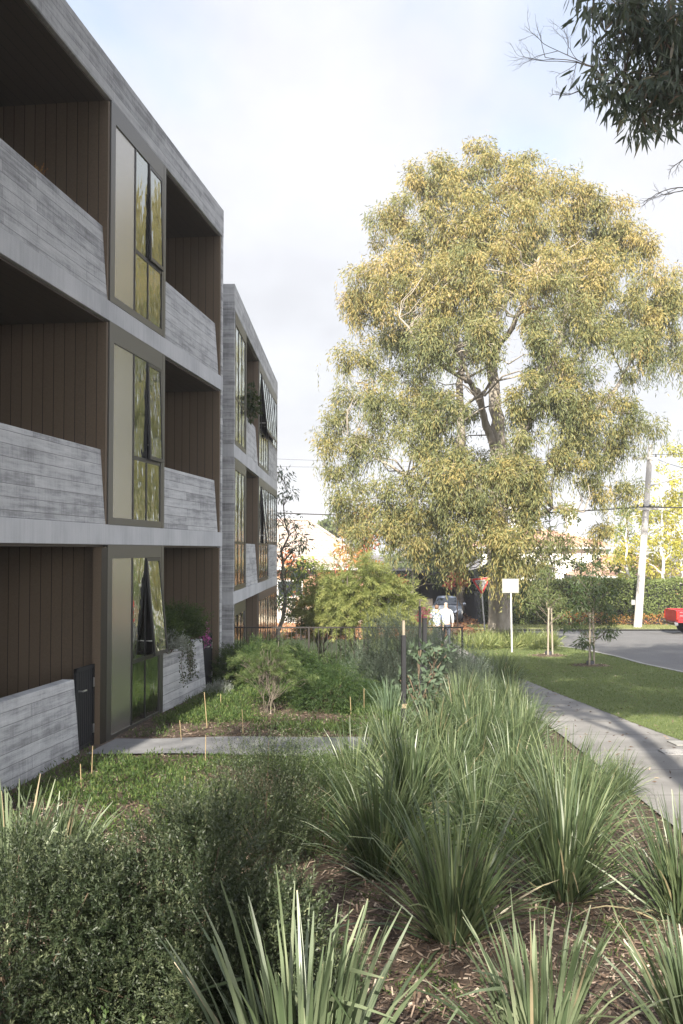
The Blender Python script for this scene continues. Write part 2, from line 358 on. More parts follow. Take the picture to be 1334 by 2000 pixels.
M = {}
M['conc'] = board_concrete('board formed concrete'); M['slab'] = slab_concrete('smooth concrete')
M['soffit'] = cladding('shade darkened soffit boards', 0, (.05,.036,.026)); M['cladx'] = cladding('brown cladding', 0); M['clady'] = cladding('shade darkened cladding across', 1, (.04,.028,.02))  # soffit and back wall boards coloured darker to carry the recess shade
M['frame'] = simple('bronze metal frame', (.115,.113,.108), .38, .75)
M['bar'] = simple('dark glazing bar', (.018,.019,.022), .35, .3)
M['panel'] = simple('satin bronze panel', (.40,.39,.36), .24, .8, bump=.02, scale=1.5)
M['glass'] = glassmat('window glass', .016)
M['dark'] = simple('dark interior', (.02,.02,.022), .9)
M['curtain'] = simple('curtain', (.22,.22,.2), .9, var=.2, scale=5)
M['gate'] = simple('black gate metal', (.01,.011,.014), .6, 0, spec=.2)
M['steel'] = simple('brushed steel', (.6,.6,.6), .3, .9)
M['mulch'] = groundmat('bark mulch', [(0, (.03,.021,.016)), (.45, (.07,.050,.038)), (.75, (.12,.09,.07)), (1, (.20,.155,.12))], 26, .9)
M['chip'] = leafmat('bark chips', [(0, (.05,.032,.022)), (.5, (.13,.09,.066)), (.85, (.24,.185,.145)), (1, (.36,.30,.24))], trans=0.0, rough=.9)
M['litterleaf'] = leafmat('fallen leaves', [(0, (.16,.06,.03)), (.5, (.34,.15,.07)), (1, (.45,.27,.13))], trans=0.1, rough=.9)
M['lawn'] = groundmat('lawn', [(0, (.07,.095,.03)), (.5, (.11,.14,.05)), (1, (.16,.19,.08))], 45, .8)
M['grass'] = leafmat('grass blades', [(0, (.065,.095,.028)), (.6, (.12,.155,.052)), (1, (.2,.21,.1))], .4)
M['asphalt'] = groundmat('asphalt', [(0, (.085,.085,.088)), (.5, (.12,.119,.12)), (1, (.17,.166,.162))], 60, .3)
M['path'] = pathmat('footpath concrete'); M['paver'] = simple('grey stone pavers', (.16,.16,.165), .8, var=.15, scale=6, bump=.1)
M['kerb'] = simple('kerb concrete', (.24,.235,.22), .85, var=.2, scale=5)
M['litter'] = groundmat('leaf litter', [(0, (.12,.075,.045)), (.4, (.24,.14,.09)), (.75, (.36,.22,.14)), (1, (.42,.32,.22))], 20, .6)
M['bark_gum'] = barkmat('pale gum bark', [(.12,.10,.08), (.245,.215,.18), (.36,.325,.28)], 2.2)
M['bark'] = barkmat('grey brown bark', [(.06,.05,.04), (.13,.11,.09), (.22,.19,.16)], 6)
M['bark_white'] = barkmat('white birch bark', [(.28,.26,.23), (.58,.56,.52), (.72,.7,.67)], 3)
M['stem'] = simple('brown stem', (.10,.07,.045), .8)
M['lom'] = leafmat('strap leaf', [(0, (.03,.052,.026)), (.45, (.072,.104,.052)), (.85, (.145,.18,.09)), (.97, (.2,.23,.12)), (1, (.30,.25,.15))], .32, .38, .5)
M['lom_pale'] = leafmat('pale strap leaf', [(0, (.05,.075,.038)), (.45, (.11,.145,.08)), (.85, (.18,.215,.13)), (.97, (.24,.27,.17)), (1, (.34,.28,.18))], .28, .4, .5)
M['lom_grey'] = leafmat('grey strap leaf', [(0, (.05,.085,.05)), (.5, (.11,.16,.10)), (1, (.2,.26,.17))], .25, .45, .4)
M['lom_lime'] = leafmat('lime strap leaf', [(0, (.09,.12,.04)), (.5, (.19,.225,.085)), (1, (.33,.34,.15))], .4, .5)
M['gumleaf'] = leafmat('olive gum leaf', [(0, (.075,.095,.045)), (.35, (.155,.165,.07)), (.62, (.25,.215,.08)), (.85, (.33,.245,.085)), (1, (.38,.30,.19))], .28)
M['twig'] = leafmat('fine grey twigs', [(0, (.2,.16,.13)), (1, (.36,.31,.27))], 0.1)
M['gumdark'] = leafmat('blue green gum leaf', [(0, (.045,.068,.052)), (.6, (.088,.112,.082)), (.93, (.13,.145,.09)), (1, (.26,.15,.11))], .22, .4, .5)
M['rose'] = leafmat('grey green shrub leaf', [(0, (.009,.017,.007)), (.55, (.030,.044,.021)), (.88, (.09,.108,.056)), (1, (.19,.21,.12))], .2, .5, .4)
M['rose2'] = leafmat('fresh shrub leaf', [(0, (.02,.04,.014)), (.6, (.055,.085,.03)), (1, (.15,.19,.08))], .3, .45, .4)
M['mound'] = leafmat('dark green needle', [(0, (.012,.028,.01)), (.6, (.033,.064,.02)), (1, (.11,.15,.045))], .3)
M['wattle'] = leafmat('feathery wattle', [(0, (.07,.095,.03)), (.5, (.17,.20,.065)), (1, (.34,.34,.12))], .38)
M['wattle_green'] = leafmat('green feathery leaf', [(0, (.03,.055,.02)), (.6, (.08,.115,.04)), (1, (.18,.22,.09))], .38)
M['cover'] = leafmat('ground cover leaf', [(0, (.025,.05,.014)), (.6, (.058,.10,.028)), (1, (.14,.18,.055))], .35)
M['silver'] = leafmat('silver leaf', [(0, (.12,.14,.12)), (1, (.32,.34,.30))], .15)
M['glauc'] = leafmat('glaucous leaf', [(0, (.08,.11,.085)), (1, (.25,.29,.22))], .3)
M['glauc_dark'] = leafmat('rounded glaucous leaf', [(0, (.045,.07,.045)), (1, (.11,.15,.095))], .3)
M['hedge'] = leafmat('hedge leaf', [(0, (.08,.11,.035)), (.6, (.17,.21,.07)), (.95, (.26,.29,.11)), (1, (.4,.25,.12))], .3)
M['darkhedge'] = leafmat('dark hedge leaf', [(0, (.012,.022,.010)), (1, (.045,.065,.025))], .2)
M['birch'] = leafmat('yellow birch leaf', [(0, (.16,.19,.04)), (.5, (.38,.36,.07)), (1, (.6,.46,.10))], .42)
M['tree'] = leafmat('mid green leaf', [(0, (.05,.075,.03)), (1, (.16,.18,.07))], .3)
M['autumn'] = leafmat('autumn leaf', [(0, (.22,.16,.05)), (.35, (.40,.25,.08)), (.7, (.46,.14,.06)), (1, (.5,.1,.09))], .4)
M['red'] = leafmat('red leaf', [(0, (.28,.05,.05)), (1, (.55,.14,.12))], .4)
M['lime'] = leafmat('lime leaf', [(0, (.14,.2,.04)), (1, (.36,.42,.1))], .4)
M['purple'] = leafmat('magenta bract', [(0, (.3,.03,.2)), (1, (.55,.12,.4))], .3)
M['pink'] = leafmat('pink petal', [(0, (.5,.06,.12)), (1, (.7,.3,.35))], .3)
M['cane'] = simple('bamboo cane', (.30,.225,.125), .6, var=.15, scale=20)
M['blackstake'] = simple('black painted timber', (.012,.012,.014), .6)
M['timber'] = simple('pale timber', (.23,.195,.15), .7, var=.2, scale=14)
M['tag'] = simple('kraft tag', (.22,.17,.11), .8)
M['galv'] = simple('galvanised steel', (.42,.42,.42), .45, .6)
M['white'] = simple('white paint', (.45,.45,.44), .5)
M['pole'] = barkmat('weathered pole', [(.36,.34,.31), (.46,.44,.41), (.55,.53,.5)], 6, .1)
M['cable'] = simple('black cable', (.02,.02,.02), .6)
M['signwhite'] = simple('sign white', (.24,.24,.24), .4); M['signred'] = simple('sign red', (.42,.015,.02), .4); M['signblack'] = simple('sign black', (.015,.015,.015), .5)
M['brick'] = tilemat('salmon brick', (.42,.24,.17), (.50,.32,.23), rowh=.086, colw=.24)
M['brickcream'] = tilemat('cream brick', (.56,.45,.36), (.62,.52,.42), rowh=.086, colw=.24)
M['rooftile'] = tilemat('faded terracotta tile', (.32,.26,.22), (.40,.33,.285), rowh=.17, colw=.3)
M['roofred'] = tilemat('terracotta tile', (.42,.26,.19), (.50,.33,.25), rowh=.17, colw=.3)
M['render'] = simple('white render', (.74,.73,.70), .8, var=.05)
M['planter'] = simple('charcoal planter', (.035,.038,.045), .6)
M['railing'] = simple('dark bronze railing', (.035,.03,.028), .45, .5)
M['bluegrey'] = simple('blue grey car paint', (.32,.36,.42), .35, .3, coat=.8)
M['redpaint'] = simple('red car paint', (.32,.015,.02), .3, .1, coat=.8)
M['carglass'] = simple('car glass', (.02,.025,.03), .05, 0, spec=.9)
M['rubber'] = simple('tyre rubber', (.02,.02,.02), .85); M['plastic'] = simple('black plastic', (.025,.025,.027), .55)
M['rim'] = simple('alloy rim', (.5,.5,.52), .3, .9); M['lamp'] = simple('headlight lens', (.7,.72,.75), .1, .3); M['tail'] = simple('tail light', (.6,.03,.02), .2)
M['chrome'] = simple('chrome', (.7,.7,.7), .15, 1)
M['skin'] = simple('skin', (.50,.32,.24), .6); M['hairgrey'] = simple('light grey hair', (.45,.42,.38), .7, var=.2, scale=30); M['hairbrown'] = simple('brown hair', (.14,.08,.05), .7)
M['coatwhite'] = simple('white cloth', (.5,.51,.53), .8, bump=.1); M['navy'] = simple('dark trousers', (.03,.035,.05), .8); M['bagstrap'] = simple('strap', (.05,.05,.06), .6)

# ------------------------------------------------------------------ ground
def grid(name, xs, ys, zf, mat):
    X, Y = np.meshgrid(xs, ys); V = np.stack([X, Y, zf(X, Y)], -1).reshape(-1, 3)
    nx, ny = len(xs), len(ys); i = np.arange((ny-1)*(nx-1)); a = (i//(nx-1))*nx+i % (nx-1)
    F = np.stack([a, a+1, a+nx+1, a+nx], 1)
    return link(name, npmesh(name, V, F, None, mat, True))
def strip(name, xl, xr, y0, y1, dz, mat, nx=14, step=.4, depth=None):
    """a sheet between two edge curves that follows the ground"""
    ys = np.arange(y0, y1+1e-6, (y1-y0)/max(2, int((y1-y0)/step))); t = np.linspace(0, 1, nx)
    L = np.array([xl(q) for q in ys])[:, None]; R = np.array([xr(q) for q in ys])[:, None]
    X = L*(1-t)+R*t; Y = np.repeat(ys[:, None], nx, 1); V = np.stack([X, Y, G(X, Y)+dz], -1).reshape(-1, 3)
    ny = len(ys); i = np.arange((ny-1)*(nx-1)); a = (i//(nx-1))*nx+i % (nx-1)
    F = np.stack([a, a+1, a+nx+1, a+nx], 1)
    return setprops(link(name, npmesh(name, V, F, None, mat, True)), kind='structure')
xs = np.concatenate([np.linspace(-400, -22, 14), np.arange(-20, 22, .3), np.linspace(24, 400, 14)])
ys = np.concatenate([np.linspace(-200, -12, 8), np.arange(-10, 70, .3), np.linspace(74, 900, 16)])
setprops(grid('ground', xs, ys, lambda X, Y: G(X, Y)-.0, M['mulch']), kind='structure')
def path_l(y): return float(np.interp(y, [0, 8, 16, 26, 40, 60], [3.0, 3.05, 3.4, 3.55, 3.3, 3.0]))
def path_r(y): return float(np.interp(y, [0, 15.2, 16.5, 22, 27, 40, 60], [5.2, 5.07, 4.98, 4.76, 4.62, 4.5, 4.3]))
def kerb_x(y): return float(np.interp(y, [0, 28, 34.5, 38, 40, 41.5, 42.3], [9.55, 9.4, 9.2, 8.75, 8.0, 6.9, 6.0]))
strip('footpath', path_l, path_r, 1, 60, .03, M['path'])
strip('lawn', path_r, kerb_x, 1, 42.3, .035, M['lawn'])
strip('kerb', kerb_x, lambda y: kerb_x(y)+.16, 1, 42.3, .05, M['kerb'], 3)
strip('road', lambda y: kerb_x(y)+.16, lambda y: 42, 1, 42.3, -.04+.06, M['asphalt'], 60)
strip('cross_road', lambda y: float(np.interp(y, [42.3, 46, 49.5], [6.0, 5.6, 6.5])), lambda y: 60, 42.3, 49.8, .021, M['asphalt'], 80)
strip('far_kerb', lambda y: 6.5, lambda y: 60, 49.8, 50.0, .09, M['kerb'], 60, .1)
strip('far_verge', lambda y: 6.5, lambda y: 60, 50.0, 54.2, .07, groundmat('dry verge', [(0, (.12,.12,.05)), (.5, (.2,.2,.09)), (1, (.28,.26,.14))], 30, .6), 60)
strip('leaf_litter_verge', lambda y: -14, lambda y: 6.5, 46, 75, .04, M['litter'], 60)
strip('garden_path', lambda y: -3.25+(y-13.2)*.1, lambda y: .9, 13.15, 14.35, .025, M['paver'], 12, .2)
strip('rear_lawn', lambda y: -12, lambda y: 2.4, 33, 46, .03, M['lawn'], 20)

def scatter(n, x0, x1, y0, y1, mask=None):
    P = np.stack([rng.uniform(x0, x1, n), rng.uniform(y0, y1, n)], 1)
    if mask is not None: P = P[mask(P[:, 0], P[:, 1])]
    return np.column_stack([P, G(P[:, 0], P[:, 1])])
def vn(x, y, s=1.0, o=0):   # cheap smooth value noise
    return (np.sin(x*1.7*s+o+1.3*np.sin(y*.9*s+o))+np.sin(y*2.1*s-o+1.7*np.sin(x*1.1*s))+np.sin((x+y)*1.3*s+2*o))/3
# bark chips over the mulch
def chips():
    n = 52000; y = 2.6+rng.random(n)**1.6*16; x = rng.uniform(-3.4, 3.3, n)*np.clip(y/9, .45, 1)
    x = np.where(y < 9, x, x); P = np.column_stack([x, y, G(x, y)+rng.uniform(.002, .02, n)])
    k = ~((y > 13.1) & (y < 14.4) & (x < 1)); P = P[k]; n = len(P)
    D = rng.normal(size=(n, 3))*np.array([1, 1, .22]); D = unit(D); S = unit(np.cross(D, np.array([0, 0, 1.])+rng.normal(size=(n, 3))*.3))
    L = rng.uniform(.02, .085, (n, 1)); w = rng.uniform(.006, .016, (n, 1))
    V = np.stack([P-D*L*.5-S*w*.5, P+D*L*.5-S*w*.5, P+D*L*.5+S*w*.5, P-D*L*.5+S*w*.5], 1).reshape(-1, 3)
    return npmesh('bark_chips', V, np.arange(n*4).reshape(n, 4), np.repeat(rng.random(n), 4), M['chip'])
setprops(link('bark_chips', chips()), 'brown bark chips strewn over the garden bed between the plants', 'mulch', kind='stuff')
def grassblades(name, P, h0, h1, w, mat, lean=.5):
    n = len(P); D = rng.normal(size=(n, 3))*lean; D[:, 2] = 1
    return npmesh(name, *leaves(P-np.array([0, 0, .005]), D, rng.uniform(h0, h1, n), w), mat)
lawn_m = lambda x, y: (x > np.interp(y, [0, 15.2, 16.5, 22, 27, 40, 60], [5.2, 5.07, 4.98, 4.76, 4.62, 4.5, 4.3])-.03) & (x < np.interp(y, [0, 28, 34.5, 38, 40, 41.5, 42.3], [9.55, 9.4, 9.2, 8.75, 8.0, 6.9, 6.0]))
P = scatter(150000, 4.2, 9.6, 13.5, 42, lawn_m); P[:, 2] += .03
setprops(link('lawn_grass', grassblades('lawn_grass', P, .025, .06, .007, M['grass'])), 'short mown grass between the footpath and the kerb', 'grass', kind='stuff')
P = scatter(16000, 6.6, 24, 50.1, 54.2); P[:, 2] += .06
setprops(link('verge_grass', grassblades('verge_grass', P, .05, .1, .02, leafmat('verge grass blades', [(0, (.12,.15,.05)), (1, (.3,.3,.13))], .4))), 'grass on the verge across the road below the hedge', 'grass', kind='stuff')
P = scatter(9000, -8, 8, 45, 66); P[:, 2] += .05
setprops(link('fallen_leaves', npmesh('fallen_leaves', *leaves(P, rng.normal(size=(len(P), 3))*np.array([1, 1, .3]), .14, .10), M['litterleaf'])), 'orange fallen leaves under the autumn trees across the road', 'leaves', kind='stuff')
P = scatter(1500, 3.2, 9.3, 6, 42); P[:, 2] += .045
setprops(link('dropped_leaves', npmesh('dropped_leaves', *leaves(P, rng.normal(size=(len(P), 3))*np.array([1, 1, .2]), .08, .018), M['chip'])), 'dry gum leaves dropped on the footpath and lawn', 'leaves', kind='stuff')
# low green ground cover in the lower garden
def cover():
    cm = lambda x, y: (vn(x, y, 1.1, .7)+.75 > rng.random(len(x))*.8) & ~((y > 12.95) & (y < 14.55)) & (x > -5.1+.134*y+.15) & (x < 1.9) & ~((y > 14.5) & (y < 15.6) & (x > -3) & (x < -1.0) & (rng.random(len(x)) < .9)) & ~((y < 10.6) & (x < -.8) & (rng.random(len(x)) < .5))
    P = scatter(9000, -4.2, 2.2, 8.6, 23, cm); R = np.clip(rng.uniform(.05, .13, len(P))*(1.1+.35*vn(P[:, 0], P[:, 1], .8, 2)), .04, .2)
    P[:, 2] += R*.35
    return npmesh('ground_cover', *clumps(P, R, 34, .05, .012, droop=-.8, out=.7, jit=.5, flat=.8), M['cover'])
setprops(link('ground_cover', cover()), 'low green ground cover spreading over the mulch beside the building', 'ground cover', kind='stuff')
P = scatter(380, -.3, 2.9, 3.2, 8.2, lambda x, y: vn(x, y, 2.2, 1) > .12); P[:, 2] += .02
setprops(link('creeping_groundcover', npmesh('creeping_groundcover', *clumps(P, .07, 34, .03, .008, droop=-.3, out=.6, jit=.5, flat=.5), M['cover'])), 'fine creeping green plants in the mulch between the strappy clumps', 'ground cover', kind='stuff')
P = scatter(2600, -9, 2.6, 24.0, 34, lambda x, y: x > -2.1); P[:, 2] += .2
setprops(link('lower_groundcover', npmesh('lower_groundcover', *clumps(P, .32, 30, .11, .025, droop=-.4, out=.7, jit=.5), M['cover'])), 'thick green planting on the lower ground behind the railing', 'ground cover', kind='stuff')

# service pits on the footpath
o = empty('utility_pit', (5.25, 15.0, float(G(5.25, 15.0))+.035), 0, 'pale concrete utility pit lid set flush at the edge of the footpath', 'pit lid')
o.rotation_euler = (-.042, 0, 0); MB().box((-.45, -.22, 0), (.75, .22, .012)).build('surround', M['kerb'], o); MB().box((-.05, -.15, .012), (.6, .15, .018)).build('lid', M['plastic'], o)
o = MB().box((4.3, 14.0, 0), (5.1, 14.35, .012)); oo = o.build('tactile_paving', simple('pebbled concrete', (.3, .29, .28), .9, var=.5, scale=60, bump=1)); oo.location = (0.1, 0, float(G(4.8, 14.2))+.032)
setprops(oo, 'rough pebbled strip let into the grey footpath', 'paving')

# ------------------------------------------------------------------ buildings
def window(parent, s0, s1, z0, z1, cols, head, trans, opens=(), low=0.08, upper_only=0):
    """cols: list of (width fraction, 'panel'|'pane'); frame stands in the facade plane"""
    mb = MB(); d0, d1 = -.12, .004; e = .06
    mb.box((d0, s0, z0), (d1, s0+e, z1)); mb.box((d0, s1-e, z0), (d1, s1, z1))
    mb.box((d0, s0+e, z1-head), (d1, s1-e, z1)); mb.box((d0, s0+e, z0), (d1, s1-e, z0+low))
    w = mb.build('window', M['frame'], parent)
    tot = sum(c[0] for c in cols); y = s0+e; avail = s1-s0-2*e
    bars = MB()
    for i, (cw, kind) in enumerate(cols):
        y1 = y+avail*cw/tot
        a, b = y+.022, y1-.022
        if i: bars.box((-.09, y-.022, z0+low), (-.004, y+.022, z1-head))
        if kind == 'panel':
            MB().box((-.06, a, z0+low), (-.014, b, z1-head)).build('panel', M['panel'], w)
        else:
            bars.box((-.09, a, trans-.03), (-.005, b, trans+.03))
            if i in opens:
                amt = opens[i]; H = z1-head-trans-.03
                tl = math.asin(min(.9, amt/H))
                sa = MB(); f = .035
                sa.box((-.03, a-.015, -H), (.004, a+f, 0)).box((-.03, b-f, -H), (.004, b+.015, 0)).box((-.03, a+f, -f*1.4), (.004, b-f, 0)).box((-.03, a+f, -H), (.004, b-f, -H+f*1.6))
                so = sa.build('sash', M['bar'], w); so.location = (-.001, 0, z1-head-.005); so.rotation_euler = (0, -tl, 0)
                g = MB(); g.quad((-.006, a+f, -H+f), (-.006, b-f, -H+f), (-.006, b-f, -f), (-.006, a+f, -f))
                go = g.build('pane', M['glass'], w); go.location = so.location; go.rotation_euler = so.rotation_euler
                MB().box((-.03, a+.05, trans+.25), (amt*.75, a+.065, trans+.265)).build('stay', M['steel'], w)
            else:
                g = MB(); g.quad((-.013, a, trans+.03), (-.013, b, trans+.03), (-.013, b, z1-head), (-.013, a, z1-head)); g.build('pane', M['glass'], w)
            g = MB(); g.quad((-.013, a, z0+low), (-.013, b, z0+low), (-.013, b, trans-.03), (-.013, a, trans-.03)); g.build('pane', M['glass'], w)
        y = y1
    bars.build('glazing_bars', M['bar'], w)
    return w

def recess(parent, s0, s1, z0, z1, near=True, far=True, depth=2.5, trim=True, back=None):
    """balcony recess: soffit, side walls and back wall in brown boards"""
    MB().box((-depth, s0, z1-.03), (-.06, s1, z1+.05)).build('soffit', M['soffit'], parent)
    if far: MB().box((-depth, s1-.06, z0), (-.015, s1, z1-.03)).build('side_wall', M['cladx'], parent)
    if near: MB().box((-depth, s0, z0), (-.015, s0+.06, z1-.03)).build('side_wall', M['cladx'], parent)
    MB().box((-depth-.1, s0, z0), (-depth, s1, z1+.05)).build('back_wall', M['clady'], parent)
    # glazed door in the back wall
    MB().box((-depth, s0+.5, z0+.02), (-depth+.04, s1-1.2, z1-.35)).build('balcony_door', M['carglass'], parent)

def parapet(parent, s0, s1, z0, z1, lean=.075, t=.14, endlean=.0, dz=0):
    m = MB(); a = -.012
    m.hexa([(a-t, s0, z0), (a, s0, z0), (a, s1, z0), (a-t, s1, z0), (a-lean-t, s0, z1), (a-lean, s0, z1), (a-lean, s1-endlean, z1+dz), (a-lean-t, s1-endlean, z1+dz)])
    return m.build('balcony_wall', M['conc'], parent, .008)

B1 = empty('apartment_building', (-5.146, 0, 0), -math.atan(.134), 'near three storey apartment building of board marked grey concrete with deep brown lined balconies', 'building')
ZC = [2.74, 5.87, 9.0]; ZT = [3.02, 6.15]
S0, S1 = -14.0, 20.72
for k, (a, b) in enumerate([(2.74, 3.02), (5.87, 6.15)]):
    MB().box((-12, S0, a), (0, S1+.02, b)).build('slab', M['slab'], B1, .006)
rb = MB().box((-12, S0, 9.0), (0.0, S1+.03, 9.56)).build('roof_band', M['conc'], B1, .01)
MB().box((-12, S1-.13, -.3), (-.0, S1, 2.737)).box((-12, S1-.13, 3.023), (0, S1, 5.867)).box((-12, S1-.13, 6.153), (0, S1, 8.997)).build('end_wall', M['conc'], B1)
lo = [0.0, 3.02, 6.15]
for k in range(3):
    z0, z1 = lo[k], ZC[k]
    zb_ = z0 if k else -.1
    # left balcony, bay with windows, right balcony, and the bays beyond the picture to the near side
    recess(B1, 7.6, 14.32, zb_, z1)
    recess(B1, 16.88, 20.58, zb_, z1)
    MB().box((-.14, 14.325, zb_), (.006, 14.45, z1-.002)).build('trim_post', M['frame'], B1)
    MB().box((-.14, 16.76, zb_), (.006, 16.875, z1-.002)).build('trim_post', M['frame'], B1)
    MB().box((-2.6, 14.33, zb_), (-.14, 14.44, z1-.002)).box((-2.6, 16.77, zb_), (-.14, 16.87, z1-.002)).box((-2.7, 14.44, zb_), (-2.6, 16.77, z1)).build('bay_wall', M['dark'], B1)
    MB().box((-.5, 15.25, zb_+.1), (-.45, 15.55, z1-.1)).build('curtain', M['curtain'], B1)
    if k == 0:
        window(B1, 14.455, 16.755, -.02, z1-.003, [(.86, 'panel'), (.6, 'pane'), (.66, 'pane')], .19, 1.0, {2: .15}, .10)
    else:
        window(B1, 14.455, 16.755, z0+.003, z1-.003, [(.86, 'panel'), (.6, 'pane'), (.66, 'pane')], .27, z0+1.03, {2: .05 if k == 1 else .035}, .10)
        parapet(B1, 7.4, 14.28, z0+.002, z0+1.04); parapet(B1, 16.92, 20.42, z0+.002, z0+1.03)
    window(B1, 5.3, 7.5, z0+.003, z1-.003, [(.6, 'pane'), (.6, 'pane'), (.8, 'panel')], .27, z0+1.03, {}, .1)
    recess(B1, -3.0, 5.2, zb_, z1); parapet(B1, -3.0, 5.1, z0+.002, z0+1.04)
    MB().box((-2.6, -13.9, zb_), (-.02, -3.05, z1)).build('wall', M['conc'], B1)
# ground floor garden walls and gates
g = MB(); a = .02
g.hexa([(a-.16, 7.4, -.3), (a, 7.4, -.3), (a, 13.42, -.3), (a-.16, 13.42, -.3), (a-.09-.16, 7.4, 1.02), (a-.09, 7.4, 1.02), (a-.09, 13.36, 1.0), (a-.09-.16, 13.36, 1.0)])
g.build('garden_wall', M['conc'], B1, .008)
g = MB()
g.hexa([(a-.16, 16.9, -.4), (a, 16.9, -.4), (a, 19.62, -.4), (a-.16, 19.62, -.4), (a-.08-.16, 16.9, 1.0), (a-.08, 16.9, 1.0), (a-.08, 19.5, 1.0), (a-.08-.16, 19.5, 1.0)])
g.build('garden_wall', M['conc'], B1, .008)
def gate(s0, s1, zt):
    m = MB(); m.box((-.12, s0, .03), (-.08, s0+.05, zt)).box((-.12, s1-.05, .03), (-.08, s1, zt)).box((-.12, s0, zt-.05), (-.08, s1, zt)).box((-.12, s0, .03), (-.08, s1, .09))
    k = s0+.06
    while k < s1-.06:
        m.box((-.11, k, .09), (-.09, k+.055, zt-.05)); k += .066
    o = m.build('gate', M['gate'], B1)
    MB().tube([(-.03, s0+.1, .82), (-.03, s0+.22, .82)], .012).tube([(-.09, s0+.1, .82), (-.03, s0+.1, .82)], .01).build('handle', M['steel'], o)
    MB().box((-.08, s1-.06, .2), (-.065, s1-.03, .32)).box((-.08, s1-.06, zt-.3), (-.065, s1-.03, zt-.18)).build('hinge', M['steel'], o)
gate(13.46, 14.10, 1.12); gate(19.66, 20.3, 1.05)
MB().box((-.12, 14.10, -.05), (.002, 14.322, 2.7)).build('jamb', M['cladx'], B1)
MB().box((-.1, 14.3, -.12), (.06, 16.9, -.02)).build('sill', M['frame'], B1)

ZO = -1.225
B2 = empty('apartment_building', (-2.275, 21.62, ZO), -math.atan(.0089), 'further lower apartment block of board marked grey concrete with tall bronze windows along its front', 'building')
E2 = 12.8
MB().box((-9, 0, 2.74), (0, E2, 3.02)).build('slab', M['slab'], B2, .006); MB().box((-9, 0.0, 5.87), (0, E2, 6.15)).build('slab', M['slab'], B2, .006)
MB().box((-9, -.02, 9.0), (.005, E2+.02, 9.56)).build('roof_band', M['conc'], B2, .01)
MB().box((-9, -.015, -.3), (-.0, .13, 2.737)).box((-9, -.015, 3.023), (0, .13, 5.867)).box((-9, -.015, 6.153), (0, .13, 8.997)).build('end_wall', M['conc'], B2)
MB().box((-9, E2-.1, -.3), (-.15, E2, 9.0)).build('rear_end_wall', M['conc'], B2)
for k in range(3):
    z0, z1 = lo[k], ZC[k]; zb_ = z0 if k else -.2
    window(B2, .16, 2.38, zb_+.003, z1-.003, [(.5, 'pane'), (.5, 'pane'), (.5, 'pane')], .25, z0+1.03, {}, .1)
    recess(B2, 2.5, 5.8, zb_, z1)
    MB().box((-.14, 2.385, zb_), (.006, 2.495, z1-.002)).build('trim_post', M['frame'], B2)
    MB().box((-.14, 5.805, zb_), (.006, 5.9, z1-.002)).build('trim_post', M['frame'], B2)
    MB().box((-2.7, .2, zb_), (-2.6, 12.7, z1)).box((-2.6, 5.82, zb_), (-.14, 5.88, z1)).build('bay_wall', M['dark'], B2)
    if k: parapet(B2, 2.53, 5.76, z0+.002, z0+1.03)
    op = {1: .0} if k == 0 else ({1: .15} if k == 1 else {1: .16, 2: .16, 3: .16})
    op = {q: w_ for q, w_ in op.items() if w_ > 0}
    window(B2, 5.92, 9.1, zb_+.003, z1-.003, [(.5, 'pane')]*4, .22, z0+1.03, {q: w_ for q, w_ in op.items() if q < 4}, .1)
    window(B2, 9.12, 12.7, z0+1.05 if k else -.2, z1-.003, [(.5, 'pane')]*4, .22, z0+1.1 if k else 1.0, {0: .14, 1: .14} if k == 2 else {}, .03)
    if k: MB().box((-.16, 9.12, z0+.003), (-.004, 12.79, z0+1.047)).build('spandrel', M['conc'], B2)

# railing at the edge of the lower garden
fz = -.12
rl = empty('railing', (0, 23.0, 0), 0, 'thin dark metal balustrade running across behind the garden', 'railing')
m = MB(); X0, X1 = -2.52, 2.72
ztop = .94
m.box((X0, -.02, ztop-.02), (X1, .02, ztop+.012)).box((X0, -.012, -.12), (X1, .012, -.09)); m.build('rail', M['railing'], rl)
m = MB(); k = X0
while k < X1: m.box((k, -.006, -.1), (k+.012, .006, ztop-.02)); k += .1
m.build('balusters', M['railing'], rl)
m = MB()
for k in (X0, -.75, 1.0, X1-.04): m.box((k, -.02, -.45), (k+.04, .02, ztop-.02))
m.build('posts', M['railing'], rl)

